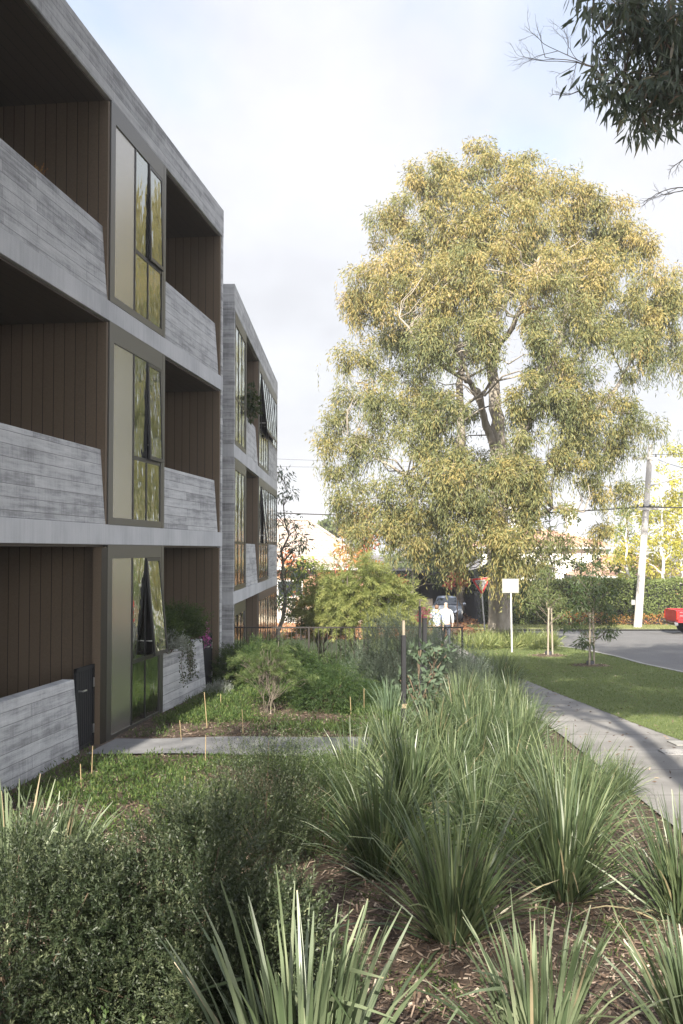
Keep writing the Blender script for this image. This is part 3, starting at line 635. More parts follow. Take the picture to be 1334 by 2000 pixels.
# ------------------------------------------------------------------ strappy clumps
def lomandra(seed, n=210, hmin=.6, hmax=1.0, w=.014, spread=1.0, mat='lom', segs=6, droop=1.0):
    r = np.random.default_rng(seed); az = r.uniform(0, 2*math.pi, n); lean = np.abs(r.normal(0, 1, n))*.36*spread+.04
    lean = np.clip(lean, 0, 1.25); L = r.uniform(hmin, hmax, n)*(1-.12*lean); dd = r.random(n) < .09; L = np.where(dd, r.uniform(.12, .3, n), L); lean = np.where(dd, r.uniform(.7, 1.4, n), lean); br = r.random(n)**.5*.11
    P = np.stack([br*np.cos(az), br*np.sin(az), np.zeros(n)-.03], 1); az2 = az+r.normal(0, .35, n)
    dh = np.stack([np.cos(az2), np.sin(az2), np.zeros(n)], 1); bend = r.uniform(.25, 1.25, n)*droop*(.4+lean)
    tw = r.uniform(-1.3, 1.3, n); wd = w*r.uniform(.65, 1.25, n); side0 = np.stack([-np.sin(az2), np.cos(az2), np.zeros(n)], 1)
    kink = (r.random(n) < .10)*r.uniform(.6, 1.5, n); kp = r.uniform(.5, .8, n)
    pts = []; cur = P.copy()
    for i in range(segs+1):
        t = i/segs; ang = lean+bend*t*t+kink*(t > kp)
        d = dh*np.sin(ang)[:, None]+np.array([0, 0, 1.])*np.cos(ang)[:, None]
        nn = np.cross(side0, d); s = side0*np.cos(tw)[:, None]+nn*np.sin(tw)[:, None]*.8
        ww = wd*(.75+.35*math.sin(math.pi*min(1, t*1.2)))*(1 if t < .8 else (1-(t-.8)*3.4 if t < 1 else .28))
        pts.append(cur-s*ww[:, None]*.5); pts.append(cur+s*ww[:, None]*.5)
        cur = cur+d*(L/segs)[:, None]
    V = np.stack(pts, 1); k = 2*(segs+1); V = V.reshape(-1, 3); b = (np.arange(n)*k)[:, None]
    F = np.concatenate([b+np.array([[2*i, 2*i+1, 2*i+3, 2*i+2]]) for i in range(segs)], 0)
    rn = np.clip(r.normal(.5, .26, n), 0, .94); rn[r.random(n) < .02] = 1.0; rn[L < hmin*.6] = 1.0
    rr = np.repeat(rn, k).reshape(n, k); tp = r.random(n) < .16; rr[tp, -2:] = 1.0
    return npmesh('strap_leaves', V, F, rr.ravel(), M[mat])
LM = [lomandra(11+i, 380, .55, 1.02, .0125, 1.35) for i in range(6)]
LW = [lomandra(31+i, 190, .55, 1.0, .023, 1.0, 'lom_pale', droop=.8) for i in range(3)]
LG = [lomandra(51+i, 400, .5, .95, .010, 1.4) for i in range(3)]
LS = [lomandra(71+i, 150, .5, .8, .012, 1.0, 'lom_grey') for i in range(2)]
LL = [lomandra(81+i, 130, .35, .6, .02, 1.6, 'lom_lime', droop=1.6) for i in range(2)]
def put_lom(px, py, mesh, s=1.0, label=None, group=None, sz=None, Y=None):
    p = ground_at(px, py) if Y is None else W(px, py, Y)
    if Y is not None: p[2] = float(G(p[0], Y))
    o = bpy.data.objects.new('strappy_clump', mesh); COL.objects.link(o); o.location = tuple(p)
    o.scale = (s, s, s*(sz or 1)); o.rotation_euler = (0, 0, rng.uniform(0, 6.28))
    return setprops(o, label, 'strappy plant', group)
GF = 'strappy clumps in the garden bed'
put_lom(885, 1835, LM[0], 1.06, 'dark green strappy clump in the mulch at the centre foreground, all its base showing', GF)
put_lom(1100, 1755, LM[1], 1.08, 'tall strappy clump with bare bark chips at its foot, right of the centre clump', GF)
put_lom(745, 1715, LM[2], 1.05, 'spreading dark strappy clump just behind and left of the centre foreground clump', GF)
put_lom(1335, 1800, LM[3], .95, 'strappy clump cut by the right edge of the photo beside the footpath', GF)
put_lom(1040, 0, LW[0], .86, 'wide bladed strappy clump at the bottom edge right of centre', GF, Y=4.55)
put_lom(590, 0, LW[1], 1.05, 'pale broad bladed strappy clump at the bottom edge left of centre', GF, Y=4.0, sz=1.1)
put_lom(1345, 0, LW[2], .85, 'broad bladed strappy clump filling the bottom right corner', GF, Y=4.7)
put_lom(40, 0, LW[0], 1.0, 'sunlit pale strappy clump at the left edge behind the dark shrub', GF, Y=7.0)
put_lom(120, 0, LW[2], .85, 'smaller sunlit strappy clump in front of the low concrete wall at left', GF, Y=7.4)
put_lom(1105, 1650, LG[0], 1.2, 'bright yellow green strappy clump lit by the sun next to the footpath', GF)
put_lom(930, 1640, LG[1], .95, 'upright strappy clump behind the two dark foreground clumps', GF)
put_lom(800, 1600, LM[3], 1.1, 'large sunlit strappy clump left of the middle of the bed', GF)
GR = 'strappy clumps in the row beside the footpath'
ROW = [(690, 1560, .95, 'strappy clump at the left end of the row, touching the upright shrub'), (880, 1560, 1.0, 'strappy clump directly behind the upright clump in the middle of the bed'),
    (1000, 1560, 1.0, 'strappy clump just left of the bright yellow green clump'), (1080, 1570, .9, 'strappy clump behind the bright yellow green clump near the path'),
    (760, 1500, .95, 'strappy clump in front of the nearest black stake, at the left of the row'), (850, 1490, 1.0, 'strappy clump right below the nearest black stake'),
    (930, 1500, 1.05, 'strappy clump in the very middle of the packed row'), (1010, 1500, 1.0, 'strappy clump leaning over the left edge of the footpath, second of that edge'),
    (900, 1440, 1.0, 'strappy clump right of the young plant with rounded blue grey leaves'), (965, 1450, 1.05, 'strappy clump behind the middle of the row, inside its second rank'),
    (1030, 1455, .95, 'strappy clump spilling onto the footpath where the path is narrowest'), (830, 1440, .9, 'strappy clump at the foot of the nearest black stake'),
    (950, 1400, 1.0, 'mid green strappy clump just in front of the dark far clumps'), (1000, 1410, 1.0, 'strappy clump by the footpath edge in front of the dark far clumps'),
    (900, 1395, .95, 'strappy clump between the blue grey shrub and the footpath'), (1160, 1600, .8, 'strappy clump overhanging the path behind the tall right hand clump'),
    (1210, 1560, .6, 'small strappy tuft alone on the footpath edge at right')]
for i, (px, py, s, lab) in enumerate(ROW):
    put_lom(px, py, (LG+LM)[i % 9], s, lab, GR)
GD = 'dark clumps at the far end of the row'
for i, (px, py, s) in enumerate([(930, 1360, 1.1), (965, 1365, 1.15), (990, 1355, 1.0), (900, 1350, 1.0)]):
    put_lom(px, py, LM[i % 4], s, ['dark upright clump at the far end of the row, second from the left there', 'tallest dark upright clump at the far end of the row', 'dark upright clump at the far end of the row nearest the lawn', 'dark upright clump at the far end of the row nearest the blue grey shrub'][i], GD)
GG = 'grey strappy tufts near the railing'
for i, (px, py, s) in enumerate([(700, 1330, 1.0), (720, 1345, .9), (760, 1400, .95)]):
    put_lom(px, py, LS[i % 2], s, ['leftmost grey strappy tuft in front of the railing', 'middle grey strappy tuft between the railing and the blue grey shrub', 'grey strappy tuft just left of the nearest black stake'][i], GG)
# lime clumps at the foot of the big tree
GT = 'lime clumps under the big gum tree'
for i in range(34):
    x = rng.uniform(4.7, 8.3); y = rng.uniform(37.8, 42.5)
    if x < 5.0 and y > 41: continue
    o = bpy.data.objects.new('strappy_clump', LL[i % 2]); COL.objects.link(o); s = rng.uniform(1.0, 1.4)
    o.location = (x, y, float(G(x, y))+.03); o.scale = (s, s, s); o.rotation_euler = (0, 0, rng.uniform(0, 6))
    setprops(o, 'lime green arching clump at the foot of the big gum tree', 'strappy plant', GT)

# ------------------------------------------------------------------ shrubs
def sprays(seed, n, rx, ry, rz, nl=22, twig=.2, L=.028, wd=.007, up=.7, inner=.25, lumps=6, lobed=0):
    """a shrub dome of leafy twigs"""
    r = np.random.default_rng(seed); U = unit(r.normal(size=(n, 3))); U[:, 2] = np.abs(U[:, 2])*1.0-.12*(r.random(n) < .3)
    LC = unit(r.normal(size=(lumps, 3))*np.array([1, 1, .6])+np.array([0, 0, .3])); lum = np.max(U@LC.T, 1)
    rad = r.uniform(inner, 1, n)**.45*(.70+.34*sstep(.6, 1, lum))
    P = U*rad[:, None]*np.array([rx, ry, rz])
    if lobed:      # separate leafy heads with hollows between them
        c = unit(r.normal(size=(lobed, 3))); c[:, 2] = np.abs(c[:, 2])*1.1-.05; lc = c*np.array([rx, ry, rz])*r.uniform(.55, .82, (lobed, 1)); lr = r.uniform(.2, .36, lobed)*(rx+rz)*.5
        k = r.integers(0, lobed, n); uu = unit(r.normal(size=(n, 3))+c[k]*.5); P = lc[k]+uu*lr[k][:, None]*r.uniform(.45, 1, (n, 1))**.6; P[:, 2] = np.maximum(P[:, 2], -.02); U = unit(uu+c[k]*.4)
    D = unit(U*np.array([1, 1, .5])+np.array([0, 0, up])+r.normal(size=(n, 3))*.35)
    tl = twig*r.uniform(.6, 1.4, n); t = np.tile(np.linspace(0, 1, nl), n); Pn = np.repeat(P, nl, 0)+np.repeat(D*tl[:, None], nl, 0)*t[:, None]
    Dn = np.repeat(D, nl, 0); Q = unit(np.cross(Dn, r.normal(size=(n*nl, 3)))); LD = unit(Dn*.7+Q*(1.05-.6*t[:, None]))
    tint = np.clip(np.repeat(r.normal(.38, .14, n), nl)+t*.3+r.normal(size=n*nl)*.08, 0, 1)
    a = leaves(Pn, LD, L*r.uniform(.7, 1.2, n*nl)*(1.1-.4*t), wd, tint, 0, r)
    return a, P, D, tl
def shrub_mesh(name, seed, n, rx, ry, rz, mat, **k):
    a, P, D, tl = sprays(seed, n, rx, ry, rz, **k); return npmesh(name, *a, M[mat])
def stems_mesh(P, mat, n=26, r0=.008, seed=3, base=.08, D=None):
    r = np.random.default_rng(seed); mb = MB(); idx = r.choice(len(P), min(n, len(P)), replace=False)
    for i in idx:
        q = P[i]; b = np.array([r.uniform(-base, base), r.uniform(-base, base), -.05]); mid = (b+q)*.5+np.array([0, 0, .12*np.linalg.norm(q)])*r.uniform(0, 1)+r.normal(size=3)*.02
        mb.tube([b, mid, q], [r0, r0*.7, r0*.35], 5, False)
    return mb
def shrub(name, loc, seed, n, rx, ry, rz, mat, label, cat_='shrub', group=None, **k):
    o = empty(name, tuple(loc), 0, label, cat_, group)
    a, P, D, tl = sprays(seed, n, rx, ry, rz, **k)
    link('foliage', npmesh('foliage', *a, M[mat]), None, o)
    stems_mesh(P, 'stem', 30, max(.006, .012*rx), seed, .1*rx).build('stems', M['stem'], o)
    return o
def at(X, Y, dz=0): return (X, Y, float(G(X, Y))+dz)
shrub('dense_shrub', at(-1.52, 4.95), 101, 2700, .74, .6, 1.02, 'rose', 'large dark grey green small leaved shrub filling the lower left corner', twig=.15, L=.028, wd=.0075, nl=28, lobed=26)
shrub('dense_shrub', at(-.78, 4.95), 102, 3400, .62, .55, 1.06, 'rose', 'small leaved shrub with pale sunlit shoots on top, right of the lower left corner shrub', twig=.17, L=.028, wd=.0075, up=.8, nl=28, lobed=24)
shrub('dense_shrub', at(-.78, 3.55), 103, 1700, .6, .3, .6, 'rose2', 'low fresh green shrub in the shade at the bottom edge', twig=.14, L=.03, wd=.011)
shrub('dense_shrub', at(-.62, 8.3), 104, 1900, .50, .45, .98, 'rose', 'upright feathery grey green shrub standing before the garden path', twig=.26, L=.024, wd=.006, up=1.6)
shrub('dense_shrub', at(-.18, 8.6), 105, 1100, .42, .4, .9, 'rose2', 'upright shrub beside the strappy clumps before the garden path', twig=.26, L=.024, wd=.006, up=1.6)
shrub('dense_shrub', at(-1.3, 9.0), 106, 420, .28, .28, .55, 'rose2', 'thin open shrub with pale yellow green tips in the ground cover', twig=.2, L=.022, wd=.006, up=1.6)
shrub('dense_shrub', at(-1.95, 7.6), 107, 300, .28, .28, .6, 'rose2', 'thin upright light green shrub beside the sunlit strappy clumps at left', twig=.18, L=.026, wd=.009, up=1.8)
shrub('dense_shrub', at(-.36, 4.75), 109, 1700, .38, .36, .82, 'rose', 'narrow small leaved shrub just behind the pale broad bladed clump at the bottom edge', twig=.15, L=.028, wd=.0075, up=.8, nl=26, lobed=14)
fp = at(-1.17, 3.75)
shrub('fern_tuft', fp, 108, 90, .14, .14, .22, 'mound', 'small bright feathery green tuft at the bottom edge on the left', twig=.13, L=.02, wd=.003, up=1.5)
# rounded mounds
shrub('mounded_bush', W(655, 1412, 17.2)*np.array([1, 1, 0])+np.array([0, 0, float(G(-.1, 17.2))]), 111, 2300, .85, .7, .82, 'mound', 'rounded dark green weeping mound in front of the railing', 'bush', twig=.22, L=.05, wd=.006, up=-.5)
shrub('mounded_bush', (-1.75, 20.3, float(G(-1.75, 20.3))), 112, 3000, .85, .75, .98, 'mound', 'deep green fluffy bush in front of the far block end wall', 'bush', twig=.2, L=.05, wd=.009, up=.2)
shrub('mounded_bush', (-1.0, 21.3, float(G(-1.0, 21.3))), 113, 1800, .7, .55, .75, 'mound', 'green fluffy bush behind the feathery young wattle', 'bush', twig=.2, L=.05, wd=.009, up=.2)
shrub('lavender_bush', W(425, 1352, 18.6)*np.array([1, 1, 0])+np.array([0, 0, float(G(-2.25, 18.6))]), 114, 500, .32, .28, .27, 'silver', 'small silvery mounded bush beside the concrete wall', 'bush', twig=.08, L=.025, wd=.006, up=.8)
shrub('grey_shrub', (1.28, 20.0, float(G(1.28, 20.0))), 115, 3200, 1.1, .9, 1.58, 'glauc', 'tall hazy blue grey shrub behind the black stakes', twig=.3, L=.04, wd=.010, up=1.4)
shrub('grey_shrub', (2.15, 19.4, float(G(2.15, 19.4))), 116, 1500, .75, .6, 1.15, 'glauc', 'lower blue grey shrub right of the black stakes beside the footpath', twig=.28, L=.04, wd=.010, up=1.0)
shrub('grey_shrub', (.3, 25.0, float(G(.3, 25.0))), 117, 1000, 1.0, .7, 1.55, 'darkhedge', 'dark round shrub behind the railing under the feathery bush', twig=.2, L=.06, wd=.03, up=.4)
shrub('grey_shrub', (-1.2, 26.0, float(G(-1.2, 26.0))), 118, 1000, 1.5, .9, 1.25, 'rose2', 'pale green shrub behind the left end of the railing', twig=.3, L=.06, wd=.015, up=.8)
shrub('grey_shrub', (2.2, 25.0, float(G(2.2, 25.0))), 119, 900, .8, .7, 1.3, 'rose', 'grey green shrub behind the right end of the railing', twig=.3, L=.06, wd=.015, up=.8)
# planting on the walls and balconies
pl = empty('planter_box', (-5.146, 0, 0), -math.atan(.134), 'charcoal planter box on top of the low concrete wall', 'planter')
MB().box((-.42, 17.0, .86), (-.27, 19.4, 1.22)).build('box', M['planter'], pl); MB().box((-.44, 16.98, 1.20), (-.25, 19.42, 1.23)).build('rim', M['planter'], pl)
def onfac(s, d): # facade coordinates -> world
    a = math.atan(.134); return (-5.146+math.sin(a)*s+math.cos(a)*d, math.cos(a)*s-math.sin(a)*d)
for i, (s, d, z, rx, rz, mat, lab) in enumerate([(17.4, -.25, 1.1, .42, .5, 'mound', 'bushy green plant spilling over the left half of the charcoal planter'),
        (18.5, -.25, 1.15, .5, .52, 'mound', 'bushy green plant standing in the right half of the charcoal planter'),
        (17.2, -.0, 1.0, .22, .25, 'silver', 'pale grey plant hanging at the near end of the charcoal planter'),
        (9.6, -.7, .7, .75, .62, 'mound', 'dark shrub showing over the low concrete wall at the left edge')]):
    x, y = onfac(s, d); shrub('wall_shrub', (x, y, z), 130+i, 900 if i != 2 else 160, rx, rx*.7, rz, mat, lab, twig=.2, L=.05, wd=.012, up=.2)
def trail(name, loc, n, length, seed, mat, label, spread=.5):
    r = np.random.default_rng(seed); mb = MB(); parts = []
    o = empty(name, loc, 0, label, 'vine')
    for i in range(n):
        p = np.array([r.uniform(-.02, .05), r.uniform(-spread, spread), r.uniform(-.05, .1)]); pts = [p]
        for k in range(7): p = p+np.array([r.normal(.004, .01), r.normal(0, .04), -length/7*r.uniform(.6, 1.2)*r.uniform(.6, 1)]); pts.append(p)
        mb.tube(pts, .003, 4, False); A = np.array(pts); Q = np.repeat(A, 7, 0)+r.normal(size=(len(A)*7, 3))*.035
        parts.append(leaves(Q, r.normal(size=Q.shape)+np.array([0, 0, -.6]), .04, .022, r.random(len(Q)), 0, r))
    link('leaves', npmesh('leaves', *cat(parts), M[mat]), None, o); mb.build('stems', M['stem'], o)
x, y = onfac(18.2, .0); trail('trailing_vine', (x, y, 1.0), 14, .75, 5, 'rose', 'leafy vine trailing down the face of the low concrete wall', .55)
x, y = onfac(19.6, -.05); trail('bougainvillea', (x, y, 1.22), 5, .38, 6, 'purple', 'magenta flowering vine hanging by the far black gate', .16)
x, y = onfac(17.3, -.9)
# plants on upper balconies
x, y = onfac(12.35, -.18); shrub('balcony_weed', (x, y, 7.17), 140, 14, .07, .07, .12, 'autumn', 'tiny dry plant poking over the top floor balcony wall', twig=.1, L=.03, wd=.005, up=1.5)
o = empty('balcony_plant', (-2.5, 25.3, 6.15+ZO), 0, 'dark glossy leaved plant leaning out of the top balcony of the far block', 'plant')
C = np.array([[.15, 0, 1.1], [.1, .1, 1.3], [.25, -.05, 1.45], [.1, 0, 1.6], [.26, .1, 1.2], [.2, 0, 1.7], [.3, -.1, 1.35]]); link('foliage', npmesh('foliage', *clumps(C, .2, 70, .13, .06, droop=.1), M['darkhedge']), None, o)
MB().tube([(0, 0, .0), (.02, 0, .8), (0, 0, 1.9)], [.02, .015, .008], 6).build('stem', M['stem'], o); MB().lathe([(0, 0), (.16, 0), (.2, .4), (.17, .4)], (0, 0, 0)).build('pot', M['planter'], o)

# ------------------------------------------------------------------ trees
def inview(P, pad=1.02):
    x, y, z = P[:, 0], P[:, 1], P[:, 2]-EYE
    dep = y*math.cos(TH)+z*math.sin(TH); up = -y*math.sin(TH)+z*math.cos(TH)
    return (dep > 0) & (np.abs(x)/np.maximum(dep, .01) < .3335*pad) & (np.abs(up)/np.maximum(dep, .01) < .5*pad)
def bez(a, b, k=6, sag=0, wob=0, r=rng):
    a = np.array(a, float); b = np.array(b, float); out = []
    for i in range(k+1):
        t = i/k; p = a*(1-t)+b*t; p = p+np.array([0, 0, 1.])*sag*4*t*(1-t)
        if 0 < i < k: p = p+r.normal(size=3)*wob
        out.append(p)
    return out
def branch_to(mb, nodes, rads, targets, r0=.05, frac=1.0, r=rng, n=5, wob=.12, minr=.012):
    """a curved branch from the nearest lower node to each target"""
    nodes = np.array(nodes); rads = np.array(rads)
    for T in targets:
        d = np.linalg.norm(nodes-T, axis=1)+np.maximum(0, nodes[:, 2]-T[2]+.4)*2
        i = int(np.argmin(d)); ln = np.linalg.norm(nodes[i]-T)
        if ln < .2: continue
        rr = min(rads[i]*.6, .014*ln+.012); k = 5
        mb.tube(bez(nodes[i], T, k, .10*ln, wob*ln*.25, r), list(np.linspace(rr, minr, k+1)), n, False)

SUNGAPS = [(2.45,9.3,1.0,1.3,.8),(1.0,10.6,.9,1.2,.8),(1.9,14.6,1.4,2.6,.6),(-.85,10.0,.35,.7,.7),(-2.0,16.6,.9,.5,.1),(-.5,17.0,.7,.5,.4),(-2.55,7.3,.6,.5,.6),(-.75,4.9,.35,.3,1.0),(-1.5,11.5,.4,.4,.2),
    (4.1,11.2,.5,.35,.0),(4.4,13.3,.6,.3,.0),(5.9,17.0,.6,.5,-.2),(7.0,36.5,1.6,.9,-.9),(-.25,3.9,.45,.4,.7),(2.3,6.2,.4,.5,.3),(2.6,17.6,.5,.7,.2),(1.9,5.2,.3,.3,.6),(4.3,9.0,.4,.3,0)]
def sungap(P, pad=.95):
    """which leaf clumps to leave out so that the sun comes through the canopy in patches"""
    out = np.zeros(len(P), bool)
    for gx, gy, ra, rb, gz in SUNGAPS:
        t = (P[:, 2]-gz)/math.tan(SUN_EL); x = P[:, 0]+SDX*t-gx; y = P[:, 1]+SDY*t-gy
        out |= (x/(ra+pad))**2+(y/(rb+pad*1.9))**2 < 1
    return out
# --- the big gum tree
def big_gum():
    r = np.random.default_rng(42); YT = 42.0
    base = W(975, 1250, YT); base[2] = float(G(base[0], YT))
    o = empty('gum_tree', tuple(base), 0, 'huge spreading gum tree with drooping olive gold foliage standing over the road corner', 'tree')
    def L(px, py, dy=0): return W(px, py, YT+dy)-base
    mb = MB(); nodes = []; rads = []
    def limb(pts, r0, r1):
        P = [L(*p) for p in pts]; Q = []
        for i in range(len(P)-1):
            for k in range(4): Q.append(P[i]*(1-k/4)+P[i+1]*(k/4)+(r.normal(size=3)*.04 if (i or k) else 0))
        Q.append(P[-1]); R = list(np.linspace(1, 0, len(Q))**.9*(r0-r1)+r1)
        mb.tube(Q, R, 12, False)
        for q, s in zip(Q[3:], R[3:]): nodes.append(q); rads.append(s)
    mb.tube([L(977, 1262), L(977, 1235), L(976, 1200), L(974, 1160), L(972, 1110), L(972, 1050), L(972, 990)], [.66, .52, .455, .42, .42, .44, .42], 18, False)
    limb([(972, 1000), (972, 930), (974, 870), (968, 800), (960, 700), (965, 620), (990, 520), (1000, 400)], .40, .05)
    limb([(970, 1030), (930, 960, -.6), (900, 890, -1.2), (898, 800, -1.5), (900, 700, -1), (880, 600), (860, 480)], .26, .04)
    limb([(975, 960), (1000, 900, .5), (1040, 800, 1), (1080, 700, 1.2), (1110, 600, 1), (1125, 500), (1130, 400)], .28, .04)
    limb([(972, 900), (950, 830, -.5), (935, 760, -1.5), (905, 740, -2.2), (840, 700, -3), (780, 620, -3)], .17, .03)
    limb([(975, 990), (1050, 930, -1), (1120, 860, -2), (1200, 760, -2), (1260, 660, -1)], .2, .03)
    limb([(970, 1040), (900, 1000, -1.5), (820, 940, -2), (740, 900, -2), (680, 860, -1)], .12, .02)
    limb([(1110, 600, 1), (1180, 540, 2), (1240, 480, 1)], .1, .03)
    limb([(960, 700), (1000, 640, -2), (1040, 560, -3), (1060, 470, -2)], .13, .03)
    limb([(975, 1000), (1010, 960, 2), (960, 850, 3.5), (900, 700, 4), (980, 600, 4)], .15, .03)
    limb([(972, 1080), (1040, 1020, -2), (1080, 990, -3), (1140, 1000, -3)], .12, .03)
    # crown envelope: lobes read off the photograph: centre px, py, radius px, depth offset (m)
    lobes = [(890,800,34,-3.6),(1010,730,40,-4.4),(960,670,34,-4.2),(985,800,30,-4.2),(900,950,58,-4.4),(960,925,48,-4.8),(1015,930,50,-4.6),(850,935,50,-3.6),(1105,935,58,-3.6),(930,1020,50,-4.5),(990,1060,46,-4.8),(820,1010,48,-2.5),(935,318,40,0),(1020,345,45,0),(1085,370,45,0),(1150,385,45,0),(1205,410,40,0),(815,350,38,0),(870,335,35,0),(745,440,40,0),(1290,540,40,0),(1310,600,40,0),(725,720,38,0),(690,700,30,0),(650,860,30,0),(660,980,30,0),(690,1010,36,0),(800,1010,45,-1),(1240,840,40,0),(930,360,75,0),(850,370,62,1),(1010,370,70,-1),(800,450,75,0),(900,450,90,-1),(1000,460,90,-2),(1100,430,75,0),(1190,450,70,1),(1240,490,60,0),(740,540,65,0),(820,560,95,-2),
        (920,560,90,-3.2),(1040,560,90,-3.4),(1150,540,85,-2),(1240,580,75,-1),(1290,640,70,0),(720,600,55,1),(690,590,35,1),(760,660,60,0),(850,660,75,-3),(950,640,60,-4),(1060,660,75,-4),(1160,650,80,-3),
        (1250,690,65,-1.5),(1310,690,45,0),(700,790,50,0),(660,810,35,0),(760,790,60,-2),(820,850,60,-3),(720,870,60,-1),(670,920,38,0),(840,780,45,-3),(1000,800,50,-3.5),(1060,760,60,-4),(1130,770,70,-3.5),
        (1200,790,60,-2),(1190,880,60,-1),(1120,870,60,-3),(1040,880,60,-4),(980,900,50,-4),(900,900,45,-4),(780,960,55,-2),(700,970,40,-1),(1000,980,62,-4),(920,990,58,-4),(1060,970,60,-4),(1170,960,55,-2),(1210,960,35,-1),
        (740,1030,45,-2),(790,1050,45,-2),(860,1030,50,-2),(1000,1050,50,-4.2),(930,1060,50,-4),(1080,1060,40,-3),(1040,1110,26,-3),(900,1090,36,-2),(960,1100,30,-3.5),(1160,1040,32,-1),(700,1040,28,-2),(1000,1100,28,-4)]
    C = []; R = []; Tn = []
    for (px, py, pr, dy) in lobes:
        c = L(px, py, dy); rm = pr/2000*YT; k = max(4, int(6.8*rm*rm))
        for j in range(k):
            u = unit(r.normal(size=3)); u[1] = -abs(u[1]) if r.random() < .72 else u[1]
            q = c+u*rm*np.array([1, 1.1, 1])*(r.uniform(.25, .95)); C.append(q); R.append(r.uniform(.36, .72)); Tn.append(.43+.2*(py < 620)+.04*(py > 900)+r.normal()*.12)  # low lobes get a slightly paler leaf tint to look sunlit
    # the back of the crown, thinner
    for j in range(190):
        u = unit(r.normal(size=3)); u[1] = abs(u[1]); c = L(985, 660, 1.0); q = c+u*np.array([5.8, 4.6, 6.6])*r.uniform(.6, 1)
        C.append(q); R.append(r.uniform(.4, .75)); Tn.append(.4+r.normal()*.1)
    C = np.array(C); R = np.array(R); Tn = np.array(Tn)
    # open gaps low in the crown where limbs and sky show
    gaps = [(942,1105,12,46),(930,765,34,20),(940,838,14,20),(560,700,1,1),(1010,690,20,26),(1185,690,16,24),(860,735,18,14),(642,718,12,14),(1100,950,18,14),(1150,1005,28,16),(960,760,22,50),(1290,770,40,26), (1000,620,12,26)]
    Wc = C+base; zc = Wc[:, 2]-EYE; dep = Wc[:, 1]*math.cos(TH)+zc*math.sin(TH); up = -Wc[:, 1]*math.sin(TH)+zc*math.cos(TH)
    PX = 667+2000*Wc[:, 0]/dep; PY = 1000-2000*up/dep; keep = np.ones(len(C), bool)
    for gx, gy, ga, gb in gaps: keep &= ((PX-gx)/(ga+16))**2+((PY-gy)/(gb+16))**2 > 1
    C, R, Tn = C[keep], R[keep], Tn[keep]
    print('gum clumps', len(C))
    parts = [clumps(C, R, 250, .17, .040, droop=.9, out=.75, jit=.5, flat=.75, shell=.15, tint=Tn, r=r)]
    # hanging strings of leaves under each clump
    n = 7; H = np.repeat(C, n, 0)+r.normal(size=(len(C)*n, 3))*np.repeat(R, n)[:, None]*.5; H[:, 2] -= np.repeat(R, n)*.3
    nl = 14; t = np.tile(np.linspace(0, 1, nl), len(H)); Q = np.repeat(H, nl, 0); Q[:, 2] -= t*np.repeat(r.uniform(.4, 1.1, len(H)), nl); Q[:, :2] += r.normal(size=(len(Q), 2))*.05
    D = r.normal(size=Q.shape)*.4+np.array([0, 0, -1]); tt = np.clip(np.repeat(np.repeat(Tn, n), nl)-.12+r.normal(size=len(Q))*.14, 0, 1)
    parts.append(leaves(Q, D, .19, .036, tt, 0, r))
    link('crown', npmesh('crown', *cat(parts), M['gumleaf']), None, o)
    branch_to(mb, nodes, rads, C[r.choice(len(C), 210, replace=False)], r=r, wob=.25)
    mb.build('trunk', M['bark_gum'], o)
    # fine dead twigs inside the crown
    k = r.choice(len(C), 260, replace=False); nl = 34; Q = np.repeat(C[k], nl, 0)+r.normal(size=(len(k)*nl, 3))*.35
    link('twigs', npmesh('twigs', *leaves(Q, r.normal(size=Q.shape)+np.array([0, 0, -.8]), .3, .012, None, 0, r), M['twig']), None, o)
big_gum()

def generic_tree(name, base, lobes, mat, bark, label, r0=.12, n=110, Lf=.14, Wf=.04, seed=1, droop=.4, group=None, dens=2.4, cr=(.3, .55), stems=1, curve=0, catg='tree', jit=.6, trunk_r=None, rbr=60, filt=False, shell=.3):
    """lobes: (dx, dy, dz, radius) relative to the base"""
    r = np.random.default_rng(seed); base = np.array(base, float); o = empty(name, tuple(base), 0, label, catg, group)
    C = []; R = []
    for dx, dy, dz, rm in lobes:
        k = max(3, int(dens*rm*rm/(np.mean(cr)**2)*.55))
        for j in range(k):
            C.append(np.array([dx, dy, dz])+unit(r.normal(size=3))*rm*r.uniform(.3, 1)**.6); R.append(r.uniform(*cr))
    C = np.array(C); R = np.array(R)
    if filt:
        kp = ~inview(C+base, 1.0+.25); C, R = C[kp], R[kp]
    Tn = np.clip(r.normal(.5, .15, len(C)), .05, .95)
    link('crown', npmesh('crown', *clumps(C, R, n, Lf, Wf, droop=droop, jit=jit, tint=Tn, r=r, curve=curve, shell=shell), M[mat]), None, o)
    mb = MB(); nodes = []; rads = []; top = np.array([np.mean(C[:, 0]), np.mean(C[:, 1]), np.percentile(C[:, 2], 85)])
    for s in range(stems):
        tp = top+r.normal(size=3)*.12*top[2]*(stems > 1); b = np.array([r.uniform(-.12, .12)*(stems > 1), 0, -.1])
        Q = bez(b, tp, 12, 0, .012*top[2], r); R_ = list(np.linspace(1, .15, 13)*r0)
        R_[0] *= 1.25; mb.tube(Q, R_, 10, False); nodes += Q[3:]; rads += R_[3:]
    branch_to(mb, nodes, rads, C[r.choice(len(C), min(rbr, len(C)), replace=False)], r=r)
    mb.build('trunk', M[bark], o); return o
def lob(px, py, pr, Y, base, dy=0):
    p = W(px, py, Y+dy)-np.array(base); return (p[0], p[1], p[2], pr/2000*(Y+dy))
def treepx(name, bx, Y, lobes, mat, bark, label, **k):
    b = W(bx, 1200, Y); b[2] = float(G(b[0], Y)); return generic_tree(name, b, [lob(px, py, pr, Y, b, rng.uniform(-.3, .3)*pr/2000*Y) for px, py, pr in lobes], mat, bark, label, **k)

